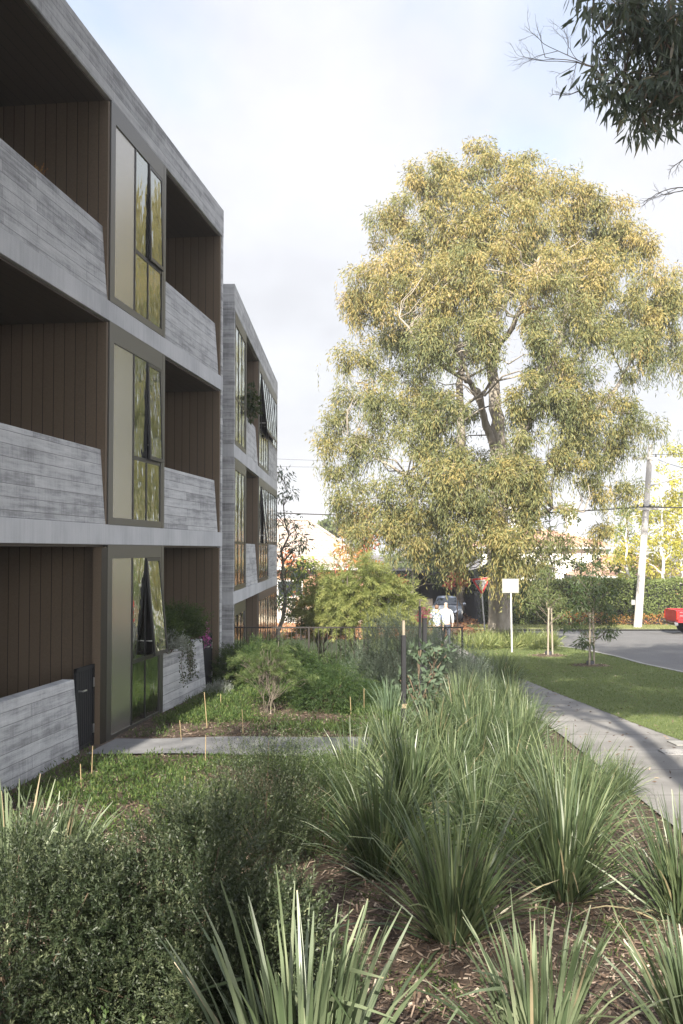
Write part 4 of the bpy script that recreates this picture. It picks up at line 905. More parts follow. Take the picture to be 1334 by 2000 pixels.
# young gum beside the far block
treepx('young_gum_tree', 548, 36.2, [(548,920,20),(560,960,22),(545,1000,26),(575,1040,30),(560,1080,34),(590,1060,20),(570,1130,32),(545,1150,30),(590,1120,22),(560,1190,22)], 'gumdark', 'bark',
    'slender young gum with dark hanging leaves at the end of the far block', r0=.09, n=46, Lf=.20, Wf=.045, droop=1.0, seed=5, dens=1.5)
# feathery wattle behind the railing
def wattle(name, base, rx, rz, n, seed, label, L=.05, wd=.006, stems=6, r0=.03, lo_=.2, mat='wattle'):
    r = np.random.default_rng(seed); o = empty(name, tuple(base), 0, label, 'bush'); mb = MB(); parts = []
    tips = []
    for s in range(stems):
        a = r.uniform(0, 6.28); q = r.uniform(.3, .9)
        e = np.array([math.cos(a)*rx*q*.6, math.sin(a)*rx*q*.5, rz*r.uniform(.55, .85)]); P = bez((r.normal()*.05, r.normal()*.05, -.05), e, 8, .08*rz, .03, r)
        mb.tube(P, list(np.linspace(r0, r0*.3, 9)), 6, False); tips += P[2:]
    tips = np.array(tips)
    for i in range(n):
        u = unit(r.normal(size=3)); u[2] = abs(u[2])*1.1-.25; p = u*np.array([rx, rx*.8, rz*.5])*r.uniform(.25, 1)**.5*(.82+.26*math.sin(3*math.atan2(u[1], u[0])+4*u[2]+seed))+np.array([0, 0, rz*.5])
        if p[2] < lo_*rz*.6: p[2] = lo_*rz*.6+r.random()*.2
        h = unit(np.array([u[0], u[1], .5])+r.normal(size=3)*.3); k = 8; q = p.copy(); pts = []
        ln = r.uniform(.35, .8)*rz*.28
        for j in range(k): pts.append(q.copy()); q = q+h*ln/k; h = unit(h+np.array([0, 0, -.16]))
        A = np.array(pts); m_ = 11; Q = np.repeat(A, m_, 0)+r.normal(size=(k*m_, 3))*.012; H = np.repeat(np.gradient(A, axis=0), m_, 0); H = unit(H)
        D = unit(H*.9+unit(np.cross(H, r.normal(size=H.shape)))*.9+np.array([0, 0, -.25]))
        parts.append(leaves(Q, D, L*r.uniform(.6, 1.4, len(Q)), wd, np.clip(r.normal(.45, .13)+np.repeat(np.linspace(-.1, .25, k), m_)+r.normal(size=len(Q))*.06, 0, 1), 0, r))
    branch_to(mb, tips, [r0*.5]*len(tips), [p_[0][0] for p_ in parts[:90]], r=r, minr=.004)
    link('foliage', npmesh('foliage', *cat(parts), M[mat]), None, o); mb.build('stems', M['bark'], o)
b = W(702, 1200, 30); b[2] = float(G(b[0], 30)); wattle('feathery_wattle', b, 1.72, 3.75, 900, 8, 'large feathery yellow green wattle bush spreading behind the railing', .13, .014, 9, .045, .35)
b = W(628, 1200, 31); b[2] = float(G(b[0], 31)); wattle('feathery_wattle', b, .9, 2.9, 200, 28, 'loose feathery bush left of the large wattle', .13, .014, 4, .03, .5)
b = np.array([W(527, 1395, 16.6)[0], 16.6, float(G(-1.15, 16.6))]); wattle('young_wattle', b, .62, 1.3, 150, 9, 'delicate young wattle with fine light green leaves growing from the mulch', .06, .005, 7, .008, .05, 'wattle_green')
# saplings on the lawn
def sapling(px, py, lobes, seed, label, mat, stk, Lf, Wf, n):
    b = ground_at(px, py); b[2] += .02; o = generic_tree('sapling', b, [lob(x, y, r_, b[1], b) for x, y, r_ in lobes], mat, 'bark', label, r0=.022, n=n, Lf=Lf, Wf=Wf, seed=seed, droop=.9, dens=2.0, cr=(.2, .34), rbr=40)
    t = empty('tree_guard', tuple(b), 0, 'short black tree guard around the foot of the '+label.split(' with')[0], 'tree guard')
    MB().lathe([(.11, 0), (.12, .17), (.10, .17), (.09, 0)], (0, 0, 0), 10).build('sleeve', M['plastic'], t)
    mo = MB().lathe([(.62, 0), (.5, .03), (.25, .05), (0.01, .06)], (0, 0, 0), 20).build('mulch_ring', M['mulch']); mo.location = tuple(b); setprops(mo, 'ring of brown mulch around the '+label.split(' with')[0], 'mulch')
    nn = 500; a = rng.uniform(0, 6.28, nn); q = .66*rng.random(nn)**.6; Pq = np.stack([q*np.cos(a), q*np.sin(a), .055-.05*q/.62+rng.random(nn)*.012], 1)
    link('chips', npmesh('chips', *leaves(Pq, rng.normal(size=(nn, 3))*np.array([1, 1, .25]), .09, .035), M['chip']), None, mo)
    for k, (dx, h) in enumerate(stk):
        s = MB().box((-.024, -.024, -.1), (.024, .024, h)).build('timber_stake', M['timber'], None, .003); s.location = (b[0]+dx, b[1]-.12+.2*k, b[2]); s.rotation_euler = (.01, .02*(1-2*k), 0)
        setprops(s, ('left' if k == 0 else 'right')+' pale timber stake beside the '+label.split(' with')[0], 'stake', 'stakes of the lawn saplings')
sapling(1071, 1283, [(1060,1150,22),(1040,1160,20),(1085,1155,22),(1095,1175,16),(1035,1180,10),(1070,1130,16),(1100,1200,9)], 21, 'farther lawn sapling with light green leaves', 'tree', [(-.04, 1.65), (.16, 1.62)], .14, .03, 60)
sapling(1153, 1303, [(1140,1140,30),(1165,1150,30),(1120,1165,25),(1180,1165,20),(1150,1190,34),(1125,1215,22),(1175,1205,22),(1185,1235,9),(1140,1250,8),(1150,1110,18)], 22, 'nearer lawn sapling with darker drooping leaves', 'rose2', [(-.06, 1.6), (.14, 1.75)], .18, .03, 60)
# saplings with black stakes in the bed
b = at(1.05, 14.3); generic_tree('glaucous_sapling', b, [(.02,0,.35,.2),(.05,0,.65,.22),(.1,0,.95,.22),(.0,.1,1.15,.16),(.18,0,.5,.2),(-.15,0,.8,.14)], 'glauc_dark', 'stem', 'young plant with rounded blue grey leaves tied to the nearest black stake', r0=.012, n=16, Lf=.1, Wf=.05, seed=33, droop=.1, cr=(.1, .2), dens=1.5, rbr=30, catg='plant', jit=.9)
b = at(1.35, 16.0); generic_tree('glaucous_sapling', b, [(.02,0,.5,.22),(.05,0,.8,.24),(.1,0,1.2,.22),(.2,.1,1.0,.2)], 'glauc_dark', 'stem', 'young plant with rounded blue grey leaves beside the two farther black stakes', r0=.012, n=16, Lf=.1, Wf=.05, seed=34, droop=.1, cr=(.1, .2), dens=1.5, rbr=30, catg='plant', jit=.9)
def black_stake(px, pytop, Y, label, topwood=0, w=.028):
    p = W(px, pytop, Y); z0 = float(G(p[0], Y)); o = empty('garden_stake', (p[0], Y, z0), .3, label, 'stake'); h = p[2]-z0
    MB().box((-w, -w, -.1), (w, w, h-topwood)).build('post', M['blackstake'], o, .003)
    if topwood: MB().box((-w*.55, -w*.55, h-topwood), (w*.55, w*.55, h)).build('tip', M['timber'], o)
    return o, h
o, h = black_stake(788, 1212, 14.2, 'nearest black painted stake with a pale wooden tip and a small tag', .2)
MB().box((-.04, -.035, h-1.2), (.035, -.03, h-1.14)).build('tag', M['tag'], o)
black_stake(820, 1172, 16.8, 'thin tall black stake left of the other in the distant pair', .1, .018)
black_stake(829, 1207, 16.6, 'thick black stake right of the other in the distant pair', 0, .032)
o = empty('pink_flower', tuple(W(826, 1197, 17.4)), 0, 'pink flower head showing above the black stakes', 'flower')
C = np.array([[0, 0, 0], [.03, 0, .06], [-.05, 0, -.08], [.06, 0, -.04], [0, .05, -.16]]); link('petals', npmesh('petals', *clumps(C, .075, 40, .05, .02), M['pink']), None, o); MB().tube([(0, 0, -1.5), (0, 0, 0)], .006, 5).build('stem', M['stem'], o)
# bamboo canes
canes = [(405,1422,1352,-6),(355,1450,1407,-4),(401,1488,1435,1),(179,1512,1457,2),(159,1540,1492,-2),(431,1382,1356,0),(475,1433,1385,-2),(686,1398,1360,-2),(361,1567,1516,0),(711,1392,1345,0),(705,1215,1190,2)]
where = ['in the sunlit ground cover before the low wall', 'in the mulch just beyond the garden path', 'at the near edge of the garden path', 'nearest the black gate', 'left of the gate beside the low wall',
   'by the silvery bush', 'in the ground cover near the young wattle', 'in front of the dark rounded mound', 'standing alone in the near ground cover', 'right of the dark rounded mound', 'beside the large wattle']
for (px, pb, pt, lx), wh in zip(canes[:10], where):
    b = ground_at(px, pb); t = W(px+lx, pt, b[1]); o = MB().tube([b-np.array([0, 0, .05]), t], [.0065, .0055], 6).build('bamboo_cane', M['cane']); setprops(o, 'thin bamboo cane '+wh, 'cane', 'bamboo canes')

# ------------------------------------------------------------------ hedge, background planting
def hedge(name, X0, X1, Y0, Y1, h, mat, label, n=9000, L=.12, wd=.07, seed=2, wave=.1):
    r = np.random.default_rng(seed); o = empty(name, ((X0+X1)/2, (Y0+Y1)/2, float(G((X0+X1)/2, Y0))), 0, label, 'hedge')
    c = np.array(o.location); hx = (X1-X0)/2; hy = (Y1-Y0)/2
    P = np.column_stack([r.uniform(-hx, hx, n), r.uniform(-hy, hy, n), r.uniform(0, h, n)])
    side = r.random(n); P[side < .6, 1] = -hy; P[(side >= .6) & (side < .85), 2] = h
    P += r.normal(size=P.shape)*.07; P[:, 1] += wave*np.sin(P[:, 0]*1.7)*np.sin(P[:, 2]*2); P[:, 2] += wave*.8*np.sin(P[:, 0]*1.1)*(P[:, 2]/h)
    link('foliage', npmesh('foliage', *leaves(P, r.normal(size=P.shape)+np.array([0, -.8, .2]), L, wd, np.clip(r.normal(.5, .2, n)+.15*np.sin(P[:, 0]*.8), 0, 1), 0, r), M[mat]), None, o)
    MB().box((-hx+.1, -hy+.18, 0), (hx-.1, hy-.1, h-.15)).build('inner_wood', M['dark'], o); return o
hedge('hedge', 9.2, 26, 54.6, 56.2, 2.35, 'hedge', 'long clipped green hedge on the far side of the road', 34000, wave=.12)
hedge('low_hedge', 11.5, 22, 54.0, 54.5, .55, 'autumn', 'low orange tinted border along the foot of the long hedge', 2600, .12, .06, 3)
hedge('hedge', 7.5, 9.3, 55.2, 57.5, 3.0, 'darkhedge', 'dark shaded hedge behind the trunk of the big gum tree', 9000, wave=.3)
treepx('dark_tree', 900, 62, [(880,1120,55),(930,1110,60),(860,1060,60),(920,1050,60),(990,1110,55),(830,1090,40)], 'darkhedge', 'bark', 'dark leafy tree shading the driveway behind the grey car', r0=.25, n=80, Lf=.3, Wf=.14, seed=51, cr=(.5, .9), dens=2)
treepx('red_shrub', 893, 53, [(893,1128,15),(885,1140,12),(903,1140,10)], 'red', 'stem', 'small tree with red autumn leaves above the grey car', r0=.05, n=26, Lf=.2, Wf=.12, seed=52, cr=(.16, .3), dens=1.3)
treepx('autumn_tree', 715, 56, [(715,1030,40),(740,1060,45),(690,1070,38),(760,1020,30),(700,1110,42),(750,1120,40)], 'autumn', 'bark', 'red and orange autumn tree between the tiled roof house and the big gum', r0=.14, n=60, Lf=.2, Wf=.11, seed=53, cr=(.3, .6), dens=1.8)
treepx('autumn_tree', 640, 52, [(650,1150,42),(690,1170,40),(610,1160,38),(740,1180,34),(590,1120,30),(570,1095,20)], 'autumn', 'bark', 'broad low autumn tree with orange pink leaves behind the feathery wattle', r0=.12, n=60, Lf=.18, Wf=.10, seed=54, cr=(.3, .55), dens=1.4)
treepx('lime_shrub', 590, 45, [(585,1120,26),(610,1100,24),(560,1130,24),(600,1150,24),(560,1165,18)], 'lime', 'bark', 'bright lime leaved shrub behind the young gum', r0=.06, n=60, Lf=.16, Wf=.09, seed=55, cr=(.25, .4), dens=1.6)
treepx('garden_tree', 800, 60, [(800,1080,40),(820,1140,38),(780,1150,35)], 'tree', 'bark', 'green garden tree beyond the right side of the feathery wattle', r0=.14, n=60, Lf=.2, Wf=.1, seed=56, cr=(.4, .6), dens=1.6)
treepx('garden_tree', 1010, 64, [(1000,1090,40),(1040,1100,36),(980,1130,30)], 'tree', 'bark', 'leafy garden tree just behind the big gum trunk', r0=.14, n=60, Lf=.2, Wf=.1, seed=57, cr=(.4, .6), dens=1.6)
treepx('bare_tree', 1085, 66, [(1070,1060,30),(1100,1080,32),(1060,1100,28)], 'red', 'bark', 'thin tree with sparse reddish leaves before the white house', r0=.12, n=12, Lf=.2, Wf=.1, seed=58, cr=(.4, .6), dens=1.3)
treepx('dark_conifer', 1225, 68, [(1225,1010,22),(1230,1050,26),(1225,1090,28),(1240,1120,30)], 'hedge', 'bark', 'dark green tree left of the yellow birches', r0=.16, n=70, Lf=.24, Wf=.12, seed=59, cr=(.4, .7), dens=1.8)
treepx('garden_tree', 1130, 60, [(1120,1080,30),(1150,1100,32),(1100,1110,30),(1180,1110,28),(1150,1070,22)], 'tree', 'bark', 'leafy garden tree over the hedge in front of the white house', r0=.12, n=60, Lf=.2, Wf=.1, seed=48, cr=(.3, .6), dens=1.5)
treepx('garden_tree', 1075, 62, [(1060,1040,34),(1090,1000,34),(1050,1000,30)], 'hedge', 'bark', 'tall green tree showing between the big gum foliage and the white house', r0=.12, n=60, Lf=.22, Wf=.1, seed=49, cr=(.4, .6), dens=1.6)
treepx('birch_tree', 1310, 68, [(1240,1060,34),(1290,1030,40),(1340,1060,40),(1270,1110,34),(1320,1120,34),(1210,1100,26),(1330,990,36),(1250,1010,24),(1340,930,30)], 'birch', 'bark_white', 'broad yellow green tree filling the view behind the slim birches', r0=.16, n=110, Lf=.2, Wf=.11, seed=47, cr=(.4, .7), dens=2.2)
GB = 'yellow leaved birches behind the hedge'
for i, (bx, Y, lb, lab) in enumerate([(1294, 61, [(1290,1000,36),(1280,1060,36),(1300,1110,36),(1300,940,28),(1265,1100,30),(1262,1040,30),(1305,890,22),(1310,1060,36)], 'yellow birch with a pale trunk just right of the power pole'),
        (1330, 60, [(1330,960,40),(1340,1030,44),(1330,1100,44),(1345,890,30),(1300,1000,34),(1365,960,40),(1310,1140,34)], 'yellow birch with a white trunk at the right edge of the photo'),
        (1225, 62, [(1215,1050,26),(1240,1000,26),(1200,1100,26),(1215,1120,26)], 'smaller yellow green birch just left of the power pole')]):
    treepx('birch_tree', bx, Y, lb, 'birch', 'bark_white', lab, r0=.13, n=80, Lf=.16, Wf=.09, seed=60+i, droop=.9, cr=(.35, .6), dens=1.5, group=GB)
treepx('distant_tree', 650, 110, [(650,1030,16),(635,1035,12),(665,1030,12)], 'tree', 'bark', 'round distant tree just over the tiled roof ridge', r0=.3, n=90, Lf=.5, Wf=.3, seed=70, cr=(.7, 1.1), dens=2)
GF2 = 'trees closing the far view'
for i in range(16):
    x = -60+i*9.5+rng.uniform(-2, 2); y = rng.uniform(95, 130)
    generic_tree('distant_tree', (x, y, -1.5), [(0, 0, 3.0, 3.2), (2, 0, 2.4, 2.6), (-2, 0, 2.2, 2.6)], 'tree', 'bark', 'low tree in the distant line of trees beyond the houses', r0=.3, n=60, Lf=.7, Wf=.4, seed=80+i, cr=(.9, 1.4), dens=1.6, group=GF2, rbr=8)

# ------------------------------------------------------------------ overhanging gum and the street trees that shade the lawn
def overhang():
    r = np.random.default_rng(77); base = np.array(at(7.4, 7.0)); o = empty('overhanging_gum', tuple(base), 0, 'street gum whose dark drooping leafy branch hangs into the top right of the view', 'tree')
    lob_ = [(1165,-5,38),(1240,0,60),(1310,30,60),(1195,55,45),(1265,85,60),(1330,120,60),(1145,40,16),(1155,165,26),(1185,145,38),(1235,170,42),(1215,195,28),(1275,205,40),(1325,190,50),(1290,240,22),(1245,228,22),(1370,60,60),(1390,170,60),(1240,255,10),(1300,150,60)]
    C = []; R = []
    for px, py, pr in lob_:
        for j in range(max(2, int(pr*pr/150))):
            u = r.normal(size=3)*.45; c = W(px, py, 10.2+r.uniform(-.7, .7)); C.append(c-base+u*pr/200*np.array([1, 1.2, 1])); R.append(r.uniform(.1, .2))
    C = np.array(C); R = np.array(R)
    near = clumps(C, R, 13, .17, .028, droop=1.3, out=.6, jit=.7, flat=.8, shell=.2, curve=.25, r=r)
    # the rest of the crown, above and right of the picture
    C2 = []
    for (cx, cy, cz, rx, ry, rz, k) in [(5.2, 9.5, 13.4, 5.2, 6, 3.2, 330), (8.0, 6, 11, 3.2, 3.5, 3, 110), (9.5, 13.0, 12.6, 4, 4.5, 3, 180)]:
        U = unit(r.normal(size=(k, 3)))*(r.random((k, 1))**.4); C2.append(U*np.array([rx, ry, rz])+np.array([cx, cy, cz]))
    C2 = np.concatenate(C2); keep = ~inview(C2, 1.2) & ~sungap(C2); C2 = C2[keep]-base
    farl = clumps(C2, np.full(len(C2), .7), 120, .20, .06, droop=1.0, r=r, curve=.2)
    link('crown', npmesh('crown', *cat([near, farl]), M['gumdark']), None, o)
    mb = MB(); T = []; RR = []
    for a, b_, r0, r1 in [((0, 0, -.2), (.2, .4, 5.5), .34, .22), ((.2, .4, 5.5), (-2.0, 2.0, 9.5), .2, .07), ((.2, .4, 5.5), (1.5, 3, 10), .18, .07), ((.2, .4, 5.5), (.4, -1, 9.5), .18, .06), ((.1, .3, 4.6), tuple(W(1345, 205, 10.2)-base), .12, .05),
            (tuple(W(1345, 205, 10.2)-base), tuple(W(1250, 175, 10.1)-base), .05, .016), (tuple(W(1345, 205, 10.2)-base), tuple(W(1270, 60, 10.1)-base), .045, .014), (tuple(W(1270, 100, 10.1)-base), tuple(W(1180, 60, 10.3)-base), .022, .008), (tuple(W(1250, 175, 10.1)-base), tuple(W(1160, 130, 10.3)-base), .018, .007)]:
        Q = bez(a, b_, 8, .0, .03, r); R_ = list(np.linspace(r0, r1, 9)); mb.tube(Q, R_, 9, False); T += Q; RR += R_
    branch_to(mb, T, [min(x, .03) for x in RR], C[::2], r=r, minr=.002, n=4)
    branch_to(mb, T, RR, C2[::14], r=r, minr=.02)
    # dead twigs reaching left, and a second bare tuft lower down
    def twigs(p0, dirpx, n, seed_, ln, spread):
        q = np.random.default_rng(seed_)
        def rec(p, a, l, depth, rad):
            pts = [np.array([p[0], p[1]])]; aa = a
            for i in range(5): aa += q.normal(0, .14); pts.append(pts[-1]+np.array([math.cos(aa), math.sin(aa)])*l/5)
            mb.tube([W(x_, y_, 10.0+.05*depth)-base for x_, y_ in pts], list(np.linspace(rad, rad*.5, 6)), 4, False)
            if depth < 3:
                for i in (2, 3, 4, 5): 
                    if q.random() < .8: rec(pts[i], aa+q.normal(0, spread), l*q.uniform(.35, .65), depth+1, rad*.55)
        for i in range(n): rec(p0, dirpx+q.normal(0, .22), ln*q.uniform(.75, 1.1), 0, .007)
    twigs((1165, 132), math.pi+.12, 3, 4, 105, .5)
    twigs((1130, 178), math.pi-.25, 1, 6, 42, .5)
    twigs((1352, 365), math.pi+.0, 2, 9, 70, .5); twigs((1350, 300), math.pi-.3, 1, 10, 45, .5)
    mb.build('trunk', M['bark'], o)
overhang()
GS = 'gum trees standing behind the camera'
for i, (x, y, lb, lab) in enumerate([
        (2.6, -2.2, (-1.9, 4.0, 12.4, 5.0, 4.6, 2.8, 190), 'gum tree behind the camera leaning over the bed'),
        (7.2, -5, (-2, 1.0, 11.5, 5.0, 4.5, 2.8, 210), 'gum tree behind the camera beside the kerb'),
        (-2.4, -6.5, (.3, 1.4, 10.6, 3.8, 4.4, 2.6, 190), 'gum tree behind the camera close to the building'),
        (0.2, -13, (-1.2, 0.8, 10.6, 7.0, 4.8, 3, 330), 'gum tree farthest behind the camera')]):
    r = np.random.default_rng(90+i); cx, cy, cz, rx, ry, rz, k = lb; U = unit(r.normal(size=(k, 3)))*(r.random((k, 1))**.4); base = np.array(at(x, y)); C = U*np.array([rx, ry, rz])+np.array([cx, cy, cz])
    C = C[~inview(C+base, 1.25) & ~sungap(C+base)]; o = empty('street_gum', tuple(base), 0, lab, 'tree', GS)
    link('crown', npmesh('crown', *clumps(C, np.full(len(C), .95), 150, .22, .065, droop=1.0, r=r), M['gumdark']), None, o)
    mb = MB(); Q = bez((0, 0, -.2), (cx*.6, cy*.6, cz), 8, 0, .08, r); R_ = list(np.linspace(.33, .08, 9)); mb.tube(Q, R_, 10, False); branch_to(mb, Q[3:], R_[3:], C[::6], r=r, minr=.02); mb.build('trunk', M['bark'], o)

# ------------------------------------------------------------------ houses across the road
def house(name, x, y, w, d, h, rise, ov, wall, roof, label, ridge=.4, extra=None):
    z = float(G(x, y)); o = empty(name, (x, y, z), 0, label, 'house')
    MB().box((-w/2, -d/2, -.2), (w/2, d/2, h)).build('wall', wall, o)
    a, b = w/2+ov, d/2+ov; q = w/2*ridge
    ro = MB(); ro.add([(-a, -b, h), (a, -b, h), (a, b, h), (-a, b, h), (-q, 0, h+rise), (q, 0, h+rise)], [(0, 1, 5, 4), (1, 2, 5), (2, 3, 4, 5), (3, 0, 4), (3, 2, 1, 0)])
    R = ro.build('roof', roof, o)
    rc = MB()
    for p0, p1 in [((-a, -b, h), (-q, 0, h+rise)), ((a, -b, h), (q, 0, h+rise)), ((-q, 0, h+rise), (q, 0, h+rise))]: rc.tube([np.array(p0)+(0, 0, .04), np.array(p1)+(0, 0, .04)], .11, 6)
    rc.build('ridge_tiles', roof, R)
    MB().box((-a, -b-.02, h-.18), (a, -b+.1, h-.01)).build('gutter', M['white'], o)
    return o
h1 = house('brick_house', -4.2, 68, 11.5, 9, 3.1, 3.0, .6, M['brick'], M['rooftile'], 'single storey brick house with a faded tiled hip roof seen left of the big tree', .35)
for wx in (-2.6, 1.0, 3.8):
    f = MB().box((wx-.8, -4.56, .9), (wx+.8, -4.5, 2.3)).build('window', M['white'], h1); MB().box((wx-.7, -4.58, 1.0), (wx+.7, -4.56, 2.2)).build('pane', M['carglass'], f)
h2 = house('white_house', 14.6, 79, 9, 10, 4.4, 1.2, .5, M['render'], M['roofred'], 'white rendered house with a terracotta roof and chimneys behind the hedge', .3)
for cx in (-1.4, 2.9): c = MB().box((cx-.35, -1.2, 4.6), (cx+.35, -.6, 7.3)).box((cx-.42, -1.27, 7.3), (cx+.42, -.53, 7.45)).build('chimney', M['render'], h2)
for wx in (-3, 0, 3):
    f = MB().box((wx-.7, -5.06, 1.4), (wx+.7, -5.0, 3.2)).build('window', M['white'], h2); MB().box((wx-.6, -5.08, 1.5), (wx+.6, -5.06, 3.1)).build('pane', M['carglass'], f)
h3 = house('red_roof_house', 20.0, 74, 7, 9, 2.4, 1.3, .5, M['render'], M['roofred'], 'small white house with a terracotta roof just left of the power pole', .3)
# front fences of the brick house
pw = empty('brick_fence', (-2.1, 57, float(G(-2.1, 57))), 0, 'salmon brick gate pier with a low brick wall running right behind the railing', 'fence')
MB().box((-.45, -.25, -.1), (.2, .25, 1.5)).build('pier', M['brickcream'], pw); MB().box((.2, -.12, -.1), (6.2, .12, .42)).build('wall', M['brickcream'], pw); MB().box((-.5, -.3, 1.5), (.25, .3, 1.58)).build('cap', M['kerb'], pw)
gt = empty('picket_gate', (-3.7, 57, float(G(-3.7, 57))), 0, 'white slatted gate left of the brick pier', 'gate'); m = MB(); k = -.9
while k < 1.1: m.box((k, -.02, .05), (k+.09, .02, 1.5)); k += .13
m.build('slats', M['white'], gt); MB().box((-.95, .025, .3), (1.12, .06, .4)).box((-.95, .025, 1.15), (1.12, .06, 1.25)).build('rails', M['white'], gt)
tf = empty('timber_fence', (.2, 58.5, float(G(.2, 58.5))), 0, 'weathered timber paling fence behind the low brick wall', 'fence'); m = MB(); k = -2.0
while k < 5: m.box((k, 0, 0), (k+.1, .02, 1.35+.02*math.sin(k*9))); k += .115
m.build('palings', M['timber'], tf)
dk = empty('carport', (4.9, 66, float(G(4.9, 66))), 0, 'dark open carport behind the grey car', 'carport')
MB().box((-3.2, 0, 0), (3.2, .2, 3)).box((-3.2, -5, 2.7), (3.2, 0, 2.9)).box((3.0, -5, 0), (3.2, 0, 2.7)).box((-3.2, -5, 0), (-3.0, 0, 2.7)).build('shell', M['dark'], dk)

# ------------------------------------------------------------------ poles, wires, signs
pb = np.array(W(1245, 1228, 51.8)); pb[2] = float(G(pb[0], 51.8)); ptp = W(1271, 868, 51.8)
po = empty('power_pole', tuple(pb), 0, 'tall pale leaning power pole on the verge across the road', 'power pole'); H = ptp-pb
MB().tube([np.array([0, 0, -.1]), H*.5, H], [.21, .17, .13], 14).build('pole', M['pole'], po)
def on(pole_z): return H*(pole_z/H[2])
q = on(8.6); MB().box((q[0]-.95, q[1]-.2, q[2]-.06), (q[0]+.35, q[1]-.1, q[2]+.06)).build('crossarm', M['pole'], po)
q = on(6.05); MB().box((q[0]-.5, q[1]-.22, q[2]-.06), (q[0]+.9, q[1]-.12, q[2]+.05)).build('crossarm', M['pole'], po)
for zz in (8.75, 6.2):
    q = on(zz)
    for dx in (-.8, -.3, .25): MB().lathe([(.05, 0), (.06, .05), (.03, .08), (.05, .12), (0.01, .16)], (q[0]+dx*(.6 if zz < 7 else 1), q[1]-.15, q[2]-.08), 8).build('insulator', M['plastic'], po)
q = on(7.2); MB().tube([q, q+np.array([1.2, -.6, .35]), q+np.array([2.1, -1.0, .45])], .035, 6).build('lamp_arm', M['galv'], po)
la = q+np.array([2.1, -1.0, .45]); MB().add([la+np.array(v_) for v_ in [(-.1,-.1,-.08),(.75,-.12,-.06),(.75,.12,-.06),(-.1,.1,-.08),(-.1,-.06,.04),(.7,-.06,.05),(.7,.06,.05),(-.1,.06,.04)]], [(0,3,2,1),(4,5,6,7),(0,1,5,4),(1,2,6,5),(2,3,7,6),(3,0,4,7)]).build('lamp_head', M['galv'], po)
MB().box((-.28, .02, 1.2), (-.1, .1, 1.45)).build('plate', M['signwhite'], po)
def cable(p0, p1, sag, rad, label):
    Q = []; p0 = np.array(p0, float); p1 = np.array(p1, float)
    for i in range(25): t = i/24; Q.append(p0*(1-t)+p1*t-np.array([0, 0, 4*sag*t*(1-t)]))
    setprops(MB().tube(Q, rad, 5).build('overhead_cable', M['cable']), label, 'cable', 'overhead cables')
pz = lambda z, dx=0: pb+on(z)+np.array([dx, -.15, .1])
cable(pz(6.05), W(300, 985, 60), .55, .035, 'thick black overhead cable running left from the power pole past the big tree')
cable(pz(8.65, -.8), W(300, 880, 64), .5, .009, 'upper thin wire leading left from the power pole crossarm')
cable(pz(8.65, -.3), W(300, 900, 64), .5, .009, 'lower thin wire leading left from the power pole crossarm')
cable(pz(6.05), W(1600, 958, 47), .3, .035, 'thick black cable leaving the power pole to the right')
cable(pz(8.7), W(1500, 850, 44), .25, .012, 'thin wire rising from the top of the pole to the right')
cable(pz(8.6), W(1420, 920, 60), .3, .014, 'thin wire falling away from the pole top behind the lamp arm')
cable(pz(6.0, .6), W(1500, 1030, 70), .3, .016, 'service wire dropping right from the lower crossarm')

def text(parent, body, size, loc, mat, name='lettering', rot=(math.pi/2, 0, 0)):
    c = bpy.data.curves.new(name, 'FONT'); c.body = body; c.size = size; c.align_x = 'CENTER'; c.align_y = 'CENTER'; c.extrude = .002; c.offset = size*.02
    tmp = bpy.data.objects.new(name, c); me = bpy.data.meshes.new_from_object(tmp); bpy.data.objects.remove(tmp); me.name = name
    o = link(name, me, mat, parent); o.location = loc; o.rotation_euler = rot; return o
# give way sign
gx = W(948, 1223, 44.5); gz = float(G(gx[0], 44.5)); top = W(942, 1140, 44.5)
sg = empty('give_way_sign', (gx[0], 44.5, gz), 0, 'red and white triangular GIVE WAY sign on a leaning grey post beside the big trunk', 'road sign')
hh = W(942, 1162, 44.5)[2]-gz; lean = math.atan((942-948)/83.)
sg.rotation_euler = (0, lean, 0)
MB().tube([(0, 0.03, -.2), (0, .03, hh+.7)], .032, 8).build('post', M['galv'], sg)
def tri(s, y0, y1, zc):
    h_ = s*.866; pts = [(-s/2, zc+h_*.5), (s/2, zc+h_*.5), (0, zc-h_*.5)]
    ins = []
    for i in range(3):
        a_, b_ = np.array(pts[i]), np.array(pts[(i+1) % 3])
        for t_ in (.09, .91): ins.append(tuple(a_*(1-t_)+b_*t_))
    n_ = len(ins); return MB().add([(p[0], y0, p[1]) for p in ins]+[(p[0], y1, p[1]) for p in ins], [tuple(range(n_))[::-1], tuple(range(n_, 2*n_))]+[(i, (i+1) % n_, n_+(i+1) % n_, n_+i) for i in range(n_)])
zc = hh+.37
tri(.90, 0, -.012, zc).build('border', M['signwhite'], sg); tri(.86, -.013, -.018, zc).build('plate', M['signred'], sg); tri(.60, -.019, -.024, zc+.035).build('face', M['signwhite'], sg)
text(sg, 'GIVE', .155, (0, -.03, zc+.18), M['signblack']); text(sg, 'WAY', .145, (0, -.03, zc+.055), M['signblack'])
# street sign: plain plate on a thin post
sp_ = ground_at(1000, 1276); st = empty('street_sign', tuple(sp_), 0, 'blank white rectangular sign plate on a thin white post in front of the big trunk', 'sign')
ht = W(997, 1158, sp_[1])[2]-sp_[2]
MB().tube([(0, 0, -.1), (-.03, 0, ht+.45)], .03, 10).build('post', M['white'], st); MB().box((-.34, -.045, ht), (.25, -.035, ht+.50)).build('plate', M['signwhite'], st, .01)
